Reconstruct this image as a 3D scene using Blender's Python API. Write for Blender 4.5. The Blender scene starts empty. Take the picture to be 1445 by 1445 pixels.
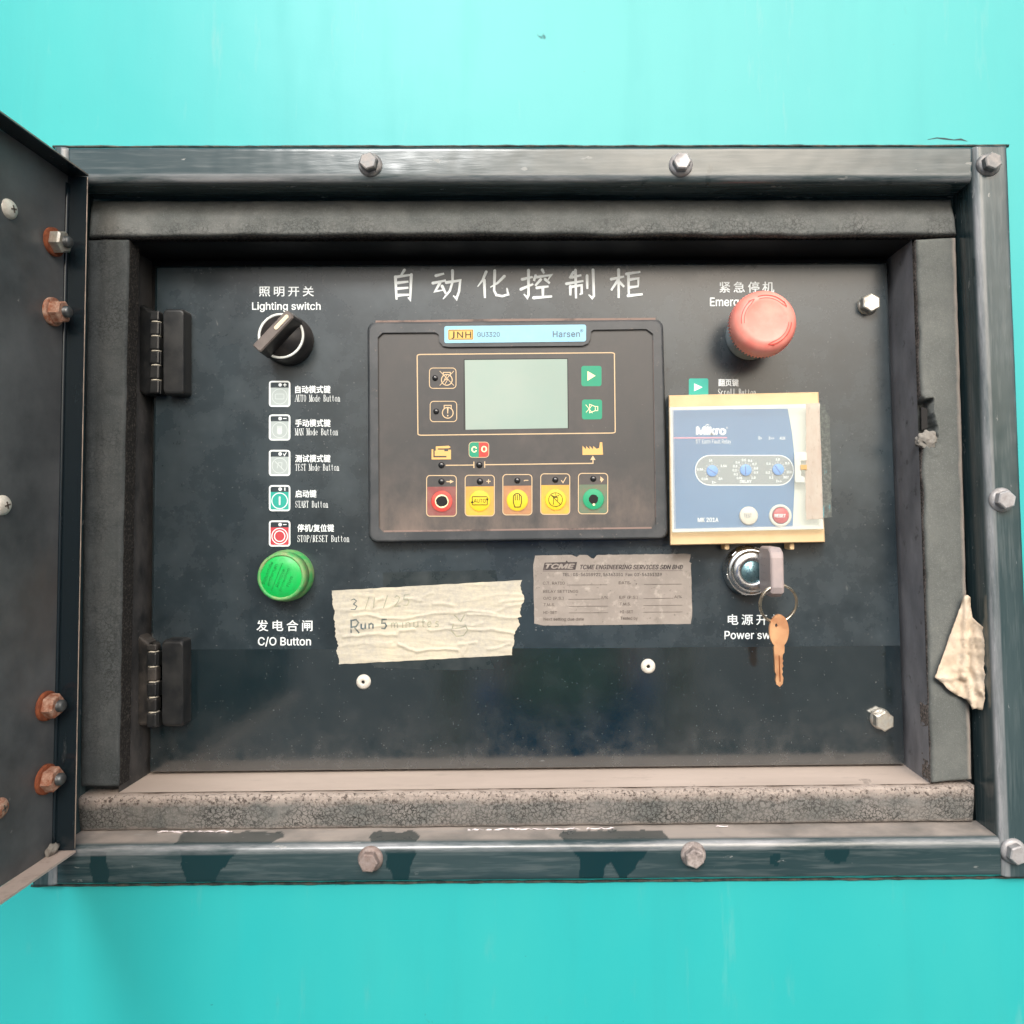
import bpy, bmesh, math, random, os
from math import sin, cos, pi, radians
from mathutils import Vector, Matrix, noise
from mathutils.geometry import tessellate_polygon

random.seed(7)
S = bpy.context.scene
COL = S.collection

# ------------------------------------------------------------------ camera
F = 1043.0                      # focal length in photo pixels (1445 wide)
TH, RO = radians(3.2), radians(0.4)
D0 = 424.0                      # camera to the frame's front face, mm
FX, FY = 790.0, 727.0           # where the camera's perpendicular meets the panel
PX0, PY0 = FX, FY - F * math.tan(TH)
fw = Vector((0, cos(TH), sin(TH)))
r0, u0 = Vector((1, 0, 0)), Vector((0, -sin(TH), cos(TH)))
RT = r0 * cos(RO) - u0 * sin(RO)
UP = u0 * cos(RO) + r0 * sin(RO)
cam = bpy.data.cameras.new('camera')
camo = bpy.data.objects.new('camera', cam)
COL.objects.link(camo)
camo.matrix_world = Matrix(((RT.x, UP.x, -fw.x, 0), (RT.y, UP.y, -fw.y, -D0 / 1000), (RT.z, UP.z, -fw.z, 0), (0, 0, 0, 1)))
cam.sensor_width = 36
cam.lens = 36 * F / 1445
cam.shift_x = (722.5 - PX0) / 1445
cam.shift_y = (PY0 - 722.5) / 1445
cam.clip_start = 0.01
cam.clip_end = 500
S.camera = camo

# ------------------------------------------------------------------ world, sun, exposure
SUN_EL, SUN_AZ = radians(35), radians(13)
wd = bpy.data.worlds.new('World')
S.world = wd
wd.use_nodes = True
nt = wd.node_tree
bg = nt.nodes['Background']
sky = nt.nodes.new('ShaderNodeTexSky')
sky.sky_type = 'NISHITA'
sky.sun_disc = False
sky.sun_elevation = SUN_EL
sky.sun_rotation = pi - SUN_AZ
sky.dust_density = 6.0
sky.air_density = 1.0
sky.ozone_density = 0.6
hs = nt.nodes.new('ShaderNodeHueSaturation')
hs.inputs['Saturation'].default_value = 0.75
nt.links.new(sky.outputs[0], hs.inputs['Color'])
nt.links.new(hs.outputs[0], bg.inputs[0])
bg.inputs[1].default_value = 0.15
sl = bpy.data.lights.new('sun', 'SUN')
sl.energy = 1.5
sl.angle = radians(15)
sl.color = (1.0, 0.99, 0.97)
so = bpy.data.objects.new('sun', sl)
COL.objects.link(so)
sd = Vector((-sin(SUN_AZ) * cos(SUN_EL), -cos(SUN_AZ) * cos(SUN_EL), sin(SUN_EL)))   # towards the sun: up, behind the camera, a little left
so.rotation_euler = (-sd).to_track_quat('-Z', 'Y').to_euler()
S.view_settings.view_transform = 'Standard'
S.view_settings.look = 'None'
S.view_settings.exposure = 0.34
S.view_settings.gamma = 1.0

# ------------------------------------------------------------------ helpers
def U(px, py, y=0.0):
    """point of the plane y (mm behind the frame's face) that photo pixel px,py looks at"""
    d = fw + RT * ((px - PX0) / F) + UP * ((PY0 - py) / F)
    t = (y + D0) / d.y
    return Vector((d.x * t, y, d.z * t))          # mm

def link(o, parent=None):
    COL.objects.link(o)
    if parent is not None:
        o.parent = parent
    return o

def tag(o, label=None, cat=None, group=None, kind=None):
    if label: o['label'] = label
    if cat: o['category'] = cat
    if group: o['group'] = group
    if kind: o['kind'] = kind
    return o

ORIG = {}
def thing(name, label, cat, at=(0, 0, 0), group=None):
    o = bpy.data.objects.new(name, None)
    o.empty_display_size = 0.01
    link(o)
    o.location = Vector(at) / 1000
    ORIG[o.name] = Vector(at)
    return tag(o, label, cat, group)

def root_of(o):
    while o is not None and o.parent is not None:
        o = o.parent
    return o

class G:
    """geometry collector, millimetres"""
    def __init__(s):
        s.v, s.f, s.m, s.sm = [], [], [], []
        s.att = None
    def add(s, vs, fs, mi=0, smooth=False):
        b = len(s.v)
        s.v += [Vector(v) for v in vs]
        for f in fs:
            s.f.append([i + b for i in f]); s.m.append(mi); s.sm.append(smooth)
        return s
    def bm(s, bm, mi=0, smooth=False, mat=None):
        bm.verts.index_update()
        vs = [(mat @ v.co) if mat else v.co.copy() for v in bm.verts]
        s.add(vs, [[v.index for v in f.verts] for f in bm.faces], mi, smooth)
        bm.free()
        return s
    def box(s, a, b, bev=0.0, seg=2, mi=0, mat=None, smooth=False):
        bm = bmesh.new()
        bmesh.ops.create_cube(bm, size=1)
        a, b = Vector(a), Vector(b)
        for v in bm.verts:
            v.co = Vector(((a.x + b.x) / 2 + v.co.x * abs(b.x - a.x), (a.y + b.y) / 2 + v.co.y * abs(b.y - a.y), (a.z + b.z) / 2 + v.co.z * abs(b.z - a.z)))
        if bev: bmesh.ops.bevel(bm, geom=bm.edges[:], offset=bev, segments=seg, affect='EDGES', profile=0.5)
        return s.bm(bm, mi, smooth, mat)
    def lathe(s, prof, c, seg=48, mi=0, smooth=True, axis='Y', a0=0.0):
        """prof: (radius, along) pairs; along grows into the machine"""
        c = Vector(c); vs = []; n = len(prof)
        for k in range(seg):
            a = a0 + 2 * pi * k / seg
            for r, t in prof:
                p = Vector((r * cos(a), t, r * sin(a)))
                if axis == 'X': p = Vector((t, r * cos(a), r * sin(a)))
                vs.append(c + p)
        fs = []
        for k in range(seg):
            k2 = (k + 1) % seg
            for i in range(n - 1):
                fs.append((k * n + i, k2 * n + i, k2 * n + i + 1, k * n + i + 1))
        return s.add(vs, fs, mi, smooth)
    def tube(s, pts, r, seg=8, mi=0, closed=False, cap=True):
        pts = [Vector(p) for p in pts]; n = len(pts); vs = []
        for i, p in enumerate(pts):
            q0 = pts[i - 1] if (i > 0 or closed) else p
            q1 = pts[(i + 1) % n] if (i < n - 1 or closed) else p
            t = (q1 - q0).normalized()
            a = t.cross(Vector((0, 1, 0.013)))
            if a.length < 1e-4: a = t.cross(Vector((1, 0, 0)))
            a.normalize(); b = t.cross(a)
            rr = r[i] if isinstance(r, (list, tuple)) else r
            for k in range(seg):
                w = 2 * pi * k / seg
                vs.append(p + a * rr * cos(w) + b * rr * sin(w))
        fs = []
        for i in range(n if closed else n - 1):
            j = (i + 1) % n
            for k in range(seg):
                k2 = (k + 1) % seg
                fs.append((i * seg + k, i * seg + k2, j * seg + k2, j * seg + k))
        if cap and not closed:
            fs.append(tuple(range(seg))); fs.append(tuple((n - 1) * seg + k for k in range(seg)))
        return s.add(vs, fs, mi, True)
    def prism(s, loops, mi=0, smooth=False, cap0=True, cap1=True):
        """loops: equal-length rings of 3-D points, joined in order and capped"""
        n = len(loops[0]); vs = [p for l in loops for p in l]; fs = []
        for i in range(len(loops) - 1):
            for k in range(n):
                k2 = (k + 1) % n
                fs.append((i * n + k, i * n + k2, (i + 1) * n + k2, (i + 1) * n + k))
        s.add(vs, fs, mi, smooth)
        caps = []
        if cap0: caps.append(tuple(range(n)))
        if cap1: caps.append(tuple((len(loops) - 1) * n + k for k in range(n)))
        b = len(s.v) - len(vs)
        for c in caps:
            s.f.append([i + b for i in c]); s.m.append(mi); s.sm.append(False)
        return s
    def build(s, name, mats, parent=None, at=None, normals=True):
        L = Vector(at) if at is not None else Vector((0, 0, 0))
        if parent is not None:
            L = ORIG.get(root_of(parent).name, Vector((0, 0, 0)))
        me = bpy.data.meshes.new(name)
        me.from_pydata([((v - L) / 1000)[:] for v in s.v], [], s.f)
        for m in (mats if isinstance(mats, (list, tuple)) else [mats]): me.materials.append(m)
        me.polygons.foreach_set('material_index', s.m)
        me.polygons.foreach_set('use_smooth', s.sm)
        if s.att:
            for k, vals in s.att.items():
                a = me.attributes.new(k, 'FLOAT', 'POINT')
                a.data.foreach_set('value', vals)
        if normals:
            bm = bmesh.new(); bm.from_mesh(me)
            bmesh.ops.recalc_face_normals(bm, faces=bm.faces[:])
            bm.to_mesh(me); bm.free()
        me.update()
        o = bpy.data.objects.new(name, me)
        if parent is None: o.location = L / 1000
        return link(o, parent)

# --- flat artwork, given in photo pixels on a plane y
class Art:
    def __init__(s): s.p = []                       # list of (verts2d, faces, mi)
    def poly(s, *loops, mi=0):
        tri = tessellate_polygon([[Vector((a, b, 0)) for a, b in l] for l in loops])
        s.p.append(([q for l in loops for q in l], [tuple(t) for t in tri], mi)); return s
    def strip(s, A, B, closed=False, mi=0):
        n = len(A); fs = []
        for i in range(n if closed else n - 1):
            j = (i + 1) % n
            fs.append((i, j, n + j, n + i))
        s.p.append((list(A) + list(B), fs, mi)); return s
    def line(s, pts, w, closed=False, mi=0):
        n = len(pts); A, B = [], []
        for i, (x, y) in enumerate(pts):
            p0 = pts[i - 1] if (i > 0 or closed) else None
            p1 = pts[(i + 1) % n] if (i < n - 1 or closed) else None
            d0 = Vector((x - p0[0], y - p0[1])).normalized() if p0 else None
            d1 = Vector((p1[0] - x, p1[1] - y)).normalized() if p1 else None
            d0 = d0 or d1; d1 = d1 or d0
            t = (d0 + d1)
            t = t.normalized() if t.length > 1e-3 else d1
            nn = Vector((-t.y, t.x)); k = max(0.5, nn.dot(Vector((-d0.y, d0.x))))
            ww = (w[i] if isinstance(w, (list, tuple)) else w) / 2 / k
            A.append((x + nn.x * ww, y + nn.y * ww)); B.append((x - nn.x * ww, y - nn.y * ww))
        return s.strip(A, B, closed, mi)
    def disc(s, cx, cy, r, mi=0, n=28, ry=None):
        ry = ry or r
        s.p.append(([(cx + r * cos(2 * pi * k / n), cy + ry * sin(2 * pi * k / n)) for k in range(n)], [tuple(range(n))], mi)); return s
    def ring(s, cx, cy, r, w, mi=0, n=36, a0=0, a1=2 * pi):
        full = a1 - a0 > 6.28
        ks = [a0 + (a1 - a0) * k / n for k in range(n if full else n + 1)]
        return s.strip([(cx + (r + w / 2) * cos(a), cy + (r + w / 2) * sin(a)) for a in ks], [(cx + (r - w / 2) * cos(a), cy + (r - w / 2) * sin(a)) for a in ks], full, mi)
    def rr(s, x0, y0, x1, y1, r, mi=0):
        s.p.append((rrp(x0, y0, x1, y1, r), [tuple(range(len(rrp(x0, y0, x1, y1, r))))], mi)); return s
    def rrline(s, x0, y0, x1, y1, r, w, mi=0):
        h = w / 2
        return s.strip(rrp(x0 - h, y0 - h, x1 + h, y1 + h, r + h), rrp(x0 + h, y0 + h, x1 - h, y1 - h, max(.1, r - h)), True, mi)
    def text(s, body, x0, y0, x1, y1, bold=0.0, space=1.0, font=None, mi=0, shear=0.0, fn=None):
        vs, fs = glyphs(body, 0.0, space, font, shear)
        if bold:
            n0, f0 = list(vs), list(fs); vs, fs = [], []
            s_ = bold * 1.15
            for dx_, dy_ in ((-s_, 0), (s_, 0), (0, s_ * .8), (0, -s_ * .8)):
                o_ = len(vs)
                vs += [(x_ + dx_, y_ + dy_) for x_, y_ in n0]; fs += [tuple(k_ + o_ for k_ in f_) for f_ in f0]
            nb_ = len(n0)
        else: nb_ = 0
        a, b = min(v[0] for v in vs), max(v[0] for v in vs)
        c, d = min(v[1] for v in vs), max(v[1] for v in vs)
        q = [(x0 + (v[0] - a) / (b - a) * (x1 - x0), y1 - (v[1] - c) / (d - c) * (y1 - y0)) for v in vs]
        if fn: q = [fn(*p) for p in q]
        if nb_:
            for k_ in range(4):
                s.p.append((q[k_ * nb_:(k_ + 1) * nb_], f0, mi))
        else: s.p.append((q, fs, mi))
        return s
    def build(s, name, y, mats, parent, fn=None, step=0.003, pos=None):
        g = G()
        for i, (vs, fs, mi) in enumerate(s.p):
            yy = y - step * i
            P = [pos(a, b, step * i) if pos else U(*(fn(a, b) if fn else (a, b)), yy) for a, b in vs]
            out = []
            for f in fs:
                nrm = Vector((0, 0, 0))
                for k in range(len(f)):
                    a, b = P[f[k]], P[f[(k + 1) % len(f)]]
                    nrm += a.cross(b)
                o = sum((P[k] for k in f), Vector()) / len(f)
                nn = Vector((0, 0, 0))
                for k in range(len(f)):
                    nn += (P[f[k]] - o).cross(P[f[(k + 1) % len(f)]] - o)
                out.append(tuple(reversed(f)) if nn.y > 0 else f)
            g.add(P, out, mi)
        return g.build(name, mats, parent, normals=False)

def rrp(x0, y0, x1, y1, r, n=6):
    o = []
    for cx, cy, a in ((x1 - r, y0 + r, -pi / 2), (x1 - r, y1 - r, 0), (x0 + r, y1 - r, pi / 2), (x0 + r, y0 + r, pi)):
        for k in range(n + 1):
            t = a + pi / 2 * k / n
            o.append((cx + r * cos(t), cy + r * sin(t)))
    return o

try:
    INTER = bpy.data.fonts.load(os.path.join(bpy.utils.resource_path('LOCAL'), 'datafiles', 'fonts', 'Inter.woff2'))
except Exception:
    INTER = None
_gc = {}
def glyphs(body, bold, space, font, shear):
    key = (body, bold, space, font, shear)
    if key in _gc: return _gc[key]
    c = bpy.data.curves.new('txt', 'FONT')
    c.body = body; c.size = 1; c.offset = bold; c.space_character = space; c.shear = shear
    c.resolution_u = 3
    if font == 'inter' and INTER: c.font = INTER
    o = bpy.data.objects.new('txt', c)
    COL.objects.link(o)
    dg = bpy.context.evaluated_depsgraph_get()
    me = bpy.data.meshes.new_from_object(o.evaluated_get(dg))
    vs = [(v.co.x, v.co.y) for v in me.vertices]
    fs = [tuple(p.vertices) for p in me.polygons]
    bpy.data.objects.remove(o); bpy.data.curves.remove(c); bpy.data.meshes.remove(me)
    _gc[key] = (vs, fs)
    return vs, fs

# ------------------------------------------------------------------ materials
def lin(r, g, b):
    return tuple(((c / 255) / 12.92 if c / 255 < .04045 else ((c / 255 + .055) / 1.055) ** 2.4) for c in (r, g, b))

class Mat:
    def __init__(s, name, col, rough=.5, metal=0., spec=.5, coat=0.):
        s.m = bpy.data.materials.new(name); s.m.use_nodes = True
        s.t = s.m.node_tree; s.b = s.t.nodes['Principled BSDF']
        s.b.inputs['Roughness'].default_value = rough
        s.b.inputs['Metallic'].default_value = metal
        s.b.inputs['Specular IOR Level'].default_value = spec
        s.b.inputs['Coat Weight'].default_value = coat
        s.col = s.n('ShaderNodeRGB'); s.col.outputs[0].default_value = (*col, 1)
        s.c = s.col.outputs[0]; s.r = None; s.rv = rough; s.bump = None
        s.tc = s.n('ShaderNodeTexCoord').outputs['Object']
    def n(s, t, **k):
        x = s.t.nodes.new(t)
        for a, b in k.items(): setattr(x, a, b)
        return x
    def l(s, a, b): s.t.links.new(a, b)
    def math(s, op, a, b=None, clamp=False):
        x = s.n('ShaderNodeMath', operation=op, use_clamp=clamp)
        for i, v in enumerate((a, b)):
            if v is None: continue
            if isinstance(v, (int, float)): x.inputs[i].default_value = v
            else: s.l(v, x.inputs[i])
        return x.outputs[0]
    def noise(s, scale, detail=5, rough=.6, stretch=None, off=0., dist=0.):
        mp = s.n('ShaderNodeMapping')
        mp.inputs['Scale'].default_value = stretch or (1, 1, 1)
        mp.inputs['Location'].default_value = (off, off * .7, off * 1.3)
        s.l(s.tc, mp.inputs[0])
        x = s.n('ShaderNodeTexNoise')
        x.inputs['Scale'].default_value = scale; x.inputs['Detail'].default_value = detail
        x.inputs['Roughness'].default_value = rough; x.inputs['Distortion'].default_value = dist
        s.l(mp.outputs[0], x.inputs['Vector'])
        return x.outputs[0]
    def ramp(s, v, lo, hi, a=0., b=1.):
        x = s.n('ShaderNodeMapRange'); x.clamp = True
        s.l(v, x.inputs[0])
        for i, q in enumerate((lo, hi, a, b)): x.inputs[i + 1].default_value = q
        return x.outputs[0]
    def attr(s, name):
        x = s.n('ShaderNodeAttribute'); x.attribute_name = name
        return x.outputs['Fac']
    def pos(s, axis):
        x = s.n('ShaderNodeSeparateXYZ'); s.l(s.tc, x.inputs[0]); return x.outputs[axis]
    def mix(s, fac, col, rough=None):
        x = s.n('ShaderNodeMix', data_type='RGBA')
        if isinstance(fac, (int, float)): x.inputs[0].default_value = fac
        else: s.l(fac, x.inputs[0])
        s.l(s.c, x.inputs[6])
        if isinstance(col, tuple): x.inputs[7].default_value = (*col, 1)
        else: s.l(col, x.inputs[7])
        s.c = x.outputs[2]
        if rough is not None:
            y = s.n('ShaderNodeMix', data_type='FLOAT')
            if isinstance(fac, (int, float)): y.inputs[0].default_value = fac
            else: s.l(fac, y.inputs[0])
            if s.r is None: y.inputs[2].default_value = s.rv
            else: s.l(s.r, y.inputs[2])
            y.inputs[3].default_value = rough
            s.r = y.outputs[0]
        return s
    def dust(s, col, amt, scale, lo=.4, hi=.7, rough=.8, stretch=None, off=0., detail=6):
        return s.mix(s.math('MULTIPLY', s.ramp(s.noise(scale, detail, .65, stretch, off), lo, hi), amt), col, rough)
    def specks(s, scale, r, prob, col, amt=.8, stretch=(1, 1, 1), off=0., rough=.8):
        mp = s.n('ShaderNodeMapping'); mp.inputs['Scale'].default_value = stretch; mp.inputs['Location'].default_value = (off, off * 1.7, off * .3)
        s.l(s.tc, mp.inputs[0])
        nz = s.n('ShaderNodeTexNoise'); nz.inputs['Scale'].default_value = scale * 2.5; nz.inputs['Detail'].default_value = 3
        s.l(mp.outputs[0], nz.inputs['Vector'])
        v = s.n('ShaderNodeMix', data_type='VECTOR'); v.inputs[0].default_value = .35 / scale * 3
        s.l(mp.outputs[0], v.inputs[4]); s.l(nz.outputs[1], v.inputs[5])
        vo = s.n('ShaderNodeTexVoronoi'); vo.inputs['Scale'].default_value = scale
        s.l(v.outputs[1], vo.inputs['Vector'])
        sp = s.n('ShaderNodeSeparateColor'); s.l(vo.outputs['Color'], sp.inputs[0])
        g_ = s.ramp(sp.outputs[0], 1 - prob, 1 - prob + .001)
        q = s.math('MULTIPLY', s.math('MULTIPLY', s.ramp(vo.outputs['Distance'], r * .5, r, 1, 0), g_), s.math('MULTIPLY', sp.outputs[1], amt))
        return s.mix(q, col, rough)
    def bumpn(s, h, strength, dist=.0005):
        x = s.n('ShaderNodeBump'); x.inputs['Strength'].default_value = strength; x.inputs['Distance'].default_value = dist
        s.l(h, x.inputs['Height'])
        if s.bump: s.l(s.bump, x.inputs['Normal'])
        s.bump = x.outputs[0]; return s
    def done(s):
        s.l(s.c, s.b.inputs['Base Color'])
        if s.r is not None: s.l(s.r, s.b.inputs['Roughness'])
        if s.bump: s.l(s.bump, s.b.inputs['Normal'])
        return s.m

def plain(name, col, rough=.5, metal=0., spec=.5, dirt=None, amt=.4, scale=120, bump=0., coat=0., rgb=True):
    m = Mat(name, lin(*col) if rgb else col, rough, metal, spec, coat)
    if dirt: m.dust(lin(*dirt), amt, scale)
    if bump: m.bumpn(m.noise(900, 3), bump)
    return m.done()

# housing paint
m = Mat('turquoise_paint', (.020, .40, .415), .42)
m.dust((.04, .45, .44), .6, 9, .35, .7, .45, (1, 1, .3)); m.dust((.03, .34, .35), .45, 26, .5, .8, .55, (1, 1, .12), 5.); m.specks(60, .12, .18, (.05, .10, .10), .7, (1, 1, .6), 2.); m.specks(22, .05, .2, (.02, .16, .17), .8, (.4, 1, 1), 6.)
m.dust((.26, .47, .45), .4, 60, .60, .8, .6, (1, 1, .15), 3.)
m.dust((.02, .12, .13), .8, 160, .70, .74, .6, (1, 1, 2), 9.)
m.bumpn(m.noise(9, 3), .12, .006)
m.bumpn(m.noise(420, 2), .05)
TURQ = m.done()

# black-green enamel of the frame, dusty where it was never wet
def frame_paint(name, stretch, wet=True):
    m = Mat(name, (.007, .030, .036), .16, spec=.6)
    d = m.ramp(m.noise(22, 6, .62, stretch), .36, .80, .02, .36)
    st = m.ramp(m.noise(90, 5, .7, tuple(q * (1 if q < 1 else 1) for q in stretch), 4.), .42, .75, 0, .5)
    d = m.math('MAXIMUM', d, st)
    if wet: d = m.math('MULTIPLY', d, m.math('SUBTRACT', 1., m.attr('wet')))
    m.mix(d, (.14, .18, .19), .36)
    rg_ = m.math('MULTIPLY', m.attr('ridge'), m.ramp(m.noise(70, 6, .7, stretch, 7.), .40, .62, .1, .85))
    m.mix(rg_, (.40, .41, .43), .3)  # paler ridge: sky highlight painted into the colour, with some scraped enamel
    if wet: m.mix(m.math('MULTIPLY', m.attr('lip'), m.ramp(m.noise(40, 5, .6), .3, .6, .5, .95)), (.42, .37, .335), .85)
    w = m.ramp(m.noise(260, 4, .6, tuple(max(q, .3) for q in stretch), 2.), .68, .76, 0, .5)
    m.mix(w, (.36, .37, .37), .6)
    m.specks(200, .25, .10, (.42, .42, .40), .8, tuple(max(q, .4) for q in stretch)); m.specks(45, .12, .16, (.34, .33, .31), .7, tuple(max(q, .3) for q in stretch), 4.)
    fine = m.ramp(m.noise(420, 3, .6, tuple(q if q == 1 else .06 for q in stretch), 6.), .5, .75, 0, .35)
    m.mix(m.math('MULTIPLY', m.math('MULTIPLY', fine, .7), m.math('SUBTRACT', 1., m.attr('wet'))), (.22, .25, .255), .45)
    m.bumpn(m.noise(350, 4, .6, stretch), .12)
    return m.done()
FRAME_H = frame_paint('frame_enamel_level', (.12, 1, 1))
FRAME_V = frame_paint('frame_enamel_upright', (1, 1, .12))
SEAL = plain('dark_bead', (28, 44, 46), .7, 0, dirt=(120, 112, 100), amt=.6, scale=150)
WELD = plain('scraped_seam', (150, 150, 148), .6, 0, dirt=(40, 45, 46), amt=.8, scale=300)

def foam(name, col, dustcol, crack, off=0., edge=None):
    m = Mat(name, col, .92, spec=.2)
    m.dust(dustcol, .75, 30, .38, .68, .95, None, off)
    m.dust(tuple(c * .45 for c in col), .5, 45, .58, .75, .9, None, off + 5)
    wv = m.n('ShaderNodeMix', data_type='VECTOR'); wv.inputs[0].default_value = .0055
    nz = m.n('ShaderNodeTexNoise'); nz.inputs['Scale'].default_value = 260; nz.inputs['Detail'].default_value = 6; nz.inputs['Roughness'].default_value = .7
    m.l(m.tc, nz.inputs['Vector']); m.l(m.tc, wv.inputs[4]); m.l(nz.outputs[1], wv.inputs[5])
    vo = m.n('ShaderNodeTexVoronoi', feature='DISTANCE_TO_EDGE'); vo.inputs['Scale'].default_value = 430
    m.l(wv.outputs[1], vo.inputs['Vector'])
    cr = m.ramp(vo.outputs['Distance'], .0, .10, 1, 0)
    msk = m.math('MULTIPLY', m.ramp(m.noise(35, 4, .6, None, off + 2), .36, .62), crack)
    cr = m.math('MULTIPLY', cr, msk)
    if edge == 'low': cr = m.math('MULTIPLY', cr, m.ramp(m.attr('across'), .35, .95, .05, 1.))
    m.mix(m.math('MULTIPLY', cr, .85), tuple(c * .25 for c in col), .95)
    if edge == 'sill':
        e_ = m.math('ADD', m.attr('across'), m.math('MULTIPLY', m.math('SUBTRACT', m.noise(60, 5, .7), .5), .35))
        m.mix(m.ramp(e_, .34, .10, 0, .95), (.42, .36, .32), .95)
        m.mix(m.math('MULTIPLY', m.ramp(e_, .42, .22, 0, 1), m.ramp(m.noise(520, 4, .7), .52, .62, 0, .85)), (.06, .045, .04), .95)
        m.mix(m.ramp(e_, .86, 1.0, 0, .6), (.34, .29, .26), .95)
    if edge == 'right':
        m.mix(m.ramp(m.math('ADD', m.attr('along'), m.math('MULTIPLY', m.math('SUBTRACT', m.noise(80, 4), .5), .10)), .86, .93, 0, .8), (.36, .31, .27), .95)
    gr = m.ramp(m.noise(1500, 2), .55, .7, 0, .35)
    m.mix(gr, tuple(min(1, c * 2.2) for c in col), .95)
    m.bumpn(m.math('SUBTRACT', m.noise(420, 5, .7), m.math('MULTIPLY', cr, 1.2)), .55, .0008)
    return m.done()
FOAM_T = foam('foam_grey_top', (.115, .125, .122), (.20, .205, .198), 1.2, 0., 'low')
FOAM_R = foam('foam_grey_green', (.12, .13, .125), (.18, .19, .18), .12, 3., 'right')
FOAM_L = foam('foam_charcoal', (.066, .076, .08), (.12, .13, .132), .6, 7.)
FOAM_B = foam('foam_crackled', (.13, .135, .13), (.30, .275, .255), 1.4, 11., 'sill')
m = Mat('foam_cut_edge', (.10, .095, .09), .95, spec=.1)
m.dust((.33, .28, .25), .8, 700, .45, .6, .95); m.bumpn(m.noise(900, 3), .8, .001)
FOAM_E = m.done()
m = Mat('foam_dark_edge', (.03, .03, .03), .95, spec=.1); m.dust((.12, .11, .10), .6, 700, .5, .66, .95); m.bumpn(m.noise(900, 3), .8, .001); FOAM_LE = m.done()
m = Mat('foam_bottom_edge', (.42, .36, .32), .95, spec=.1)
m.dust((.12, .09, .075), .7, 500, .58, .68, .95); m.bumpn(m.noise(700, 4), .9, .001)
FOAM_BE = m.done()

m = Mat('sill_dust', (.50, .425, .375), .9, spec=.15)
m.dust((.62, .53, .47), .7, 30, .4, .7, .9, (.3, 1, 1)); m.dust((.30, .26, .24), .5, 70, .6, .75, .9, (.3, 1, 1), 6.)
SILL = m.done()
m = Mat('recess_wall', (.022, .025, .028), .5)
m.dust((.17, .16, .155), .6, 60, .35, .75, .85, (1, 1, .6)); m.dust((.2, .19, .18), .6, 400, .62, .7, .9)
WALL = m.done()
m = Mat('recess_wall_lit', (.12, .125, .14), .4)  # lighter copy of the recess wall: side light put into its colour
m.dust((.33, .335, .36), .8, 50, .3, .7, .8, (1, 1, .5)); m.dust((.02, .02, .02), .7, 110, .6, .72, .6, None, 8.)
WALL_LIT = m.done()
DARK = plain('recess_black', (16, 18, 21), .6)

# control panel: bare glossy paint and the matt printed film over it
m = Mat('panel_gloss_black', (.003, .013, .018), .10, spec=.5, coat=1.)
m.b.inputs['IOR'].default_value = 2.3; m.b.inputs['Coat IOR'].default_value = 1.6; m.b.inputs['Coat Roughness'].default_value = .12
m.dust((.07, .085, .09), .22, 40, .45, .85, .4); m.dust((.30, .31, .31), .55, 620, .68, .73, .8, None, 4.); m.dust((.3, .31, .31), .35, 150, .70, .76, .8, (1, 1, .5), 8.)
m.specks(640, .26, .10, (.22, .24, .24), .5); m.specks(240, .14, .06, (.28, .29, .28), .5, (1, 1, .6), 3.); m.specks(90, .06, .12, (.3, .32, .33), .6, (.35, 1, 1), 7.)
lowd = m.ramp(m.pos('Z'), -.155, -.110, .55, 0.)
m.mix(m.math('MULTIPLY', lowd, m.ramp(m.noise(70, 6, .7), .35, .7)), (.06, .062, .062), .6)
m.bumpn(m.noise(500, 2), .03)
GLOSS = m.done()
m = Mat('panel_film', (.010, .017, .022), .22, spec=.6)
m.dust((.045, .068, .083), .9, 9, .25, .85, .32, None, 2., 8)
m.dust((.11, .14, .158), .5, 30, .42, .95, .5, None, 4., 9)
m.dust((.012, .016, .02), .5, 18, .48, .85, .3, None, 12., 8)
m.dust((.012, .015, .018), .7, 260, .68, .73, .4, None, 6.)
m.dust((.30, .30, .29), .45, 500, .70, .75, .8, None, 9.)
m.specks(480, .26, .10, (.26, .27, .27), .6); m.specks(210, .22, .12, (.008, .010, .012), .9, (1, 1, .7), 3., .4); m.specks(120, .07, .12, (.26, .26, .25), .5, (1, 1, .3), 5.)
m.bumpn(m.noise(300, 3), .04)
FILM = m.done()
m = Mat('clean_film', (.018, .028, .032), .26); m.dust((.05, .062, .066), .8, 60, .4, .7, .4); FILMC = m.done()
PRINT = plain('white_print', (232, 240, 242), .5)
PRINTG = plain('pale_print', (168, 180, 180), .5)
PRINTT = plain('teal_print', (40, 165, 150), .5)
PRINTR = plain('red_print', (190, 66, 76), .5)

HINGE = plain('hinge_plastic', (27, 30, 33), .38, dirt=(70, 70, 68), amt=.35, scale=90, bump=.05)
HINGED = plain('hinge_plastic_dusty', (36, 37, 38), .45, dirt=(108, 101, 94), amt=.5, scale=70, bump=.05)
HPIN = plain('hinge_gap_washer', (205, 200, 185), .5)
ZINC = plain('zinc_plated', (205, 205, 198), .35, .75, dirt=(150, 130, 105), amt=.6, scale=260, bump=.1)
PAINTED = plain('painted_bolt', (112, 114, 116), .42, .3, dirt=(178, 172, 168), amt=.8, scale=230, bump=.25)
WEATH = plain('weathered_bolt', (150, 138, 134), .6, .2, dirt=(116, 96, 88), amt=.8, scale=260, bump=.4)
WEATH2 = plain('weathered_bolt_dark', (176, 166, 162), .6, .2, dirt=(70, 62, 60), amt=.9, scale=180, bump=.5)
PAINTED2 = plain('pale_bolt', (172, 172, 174), .45, .3, dirt=(128, 122, 120), amt=.7, scale=200, bump=.25)
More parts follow.
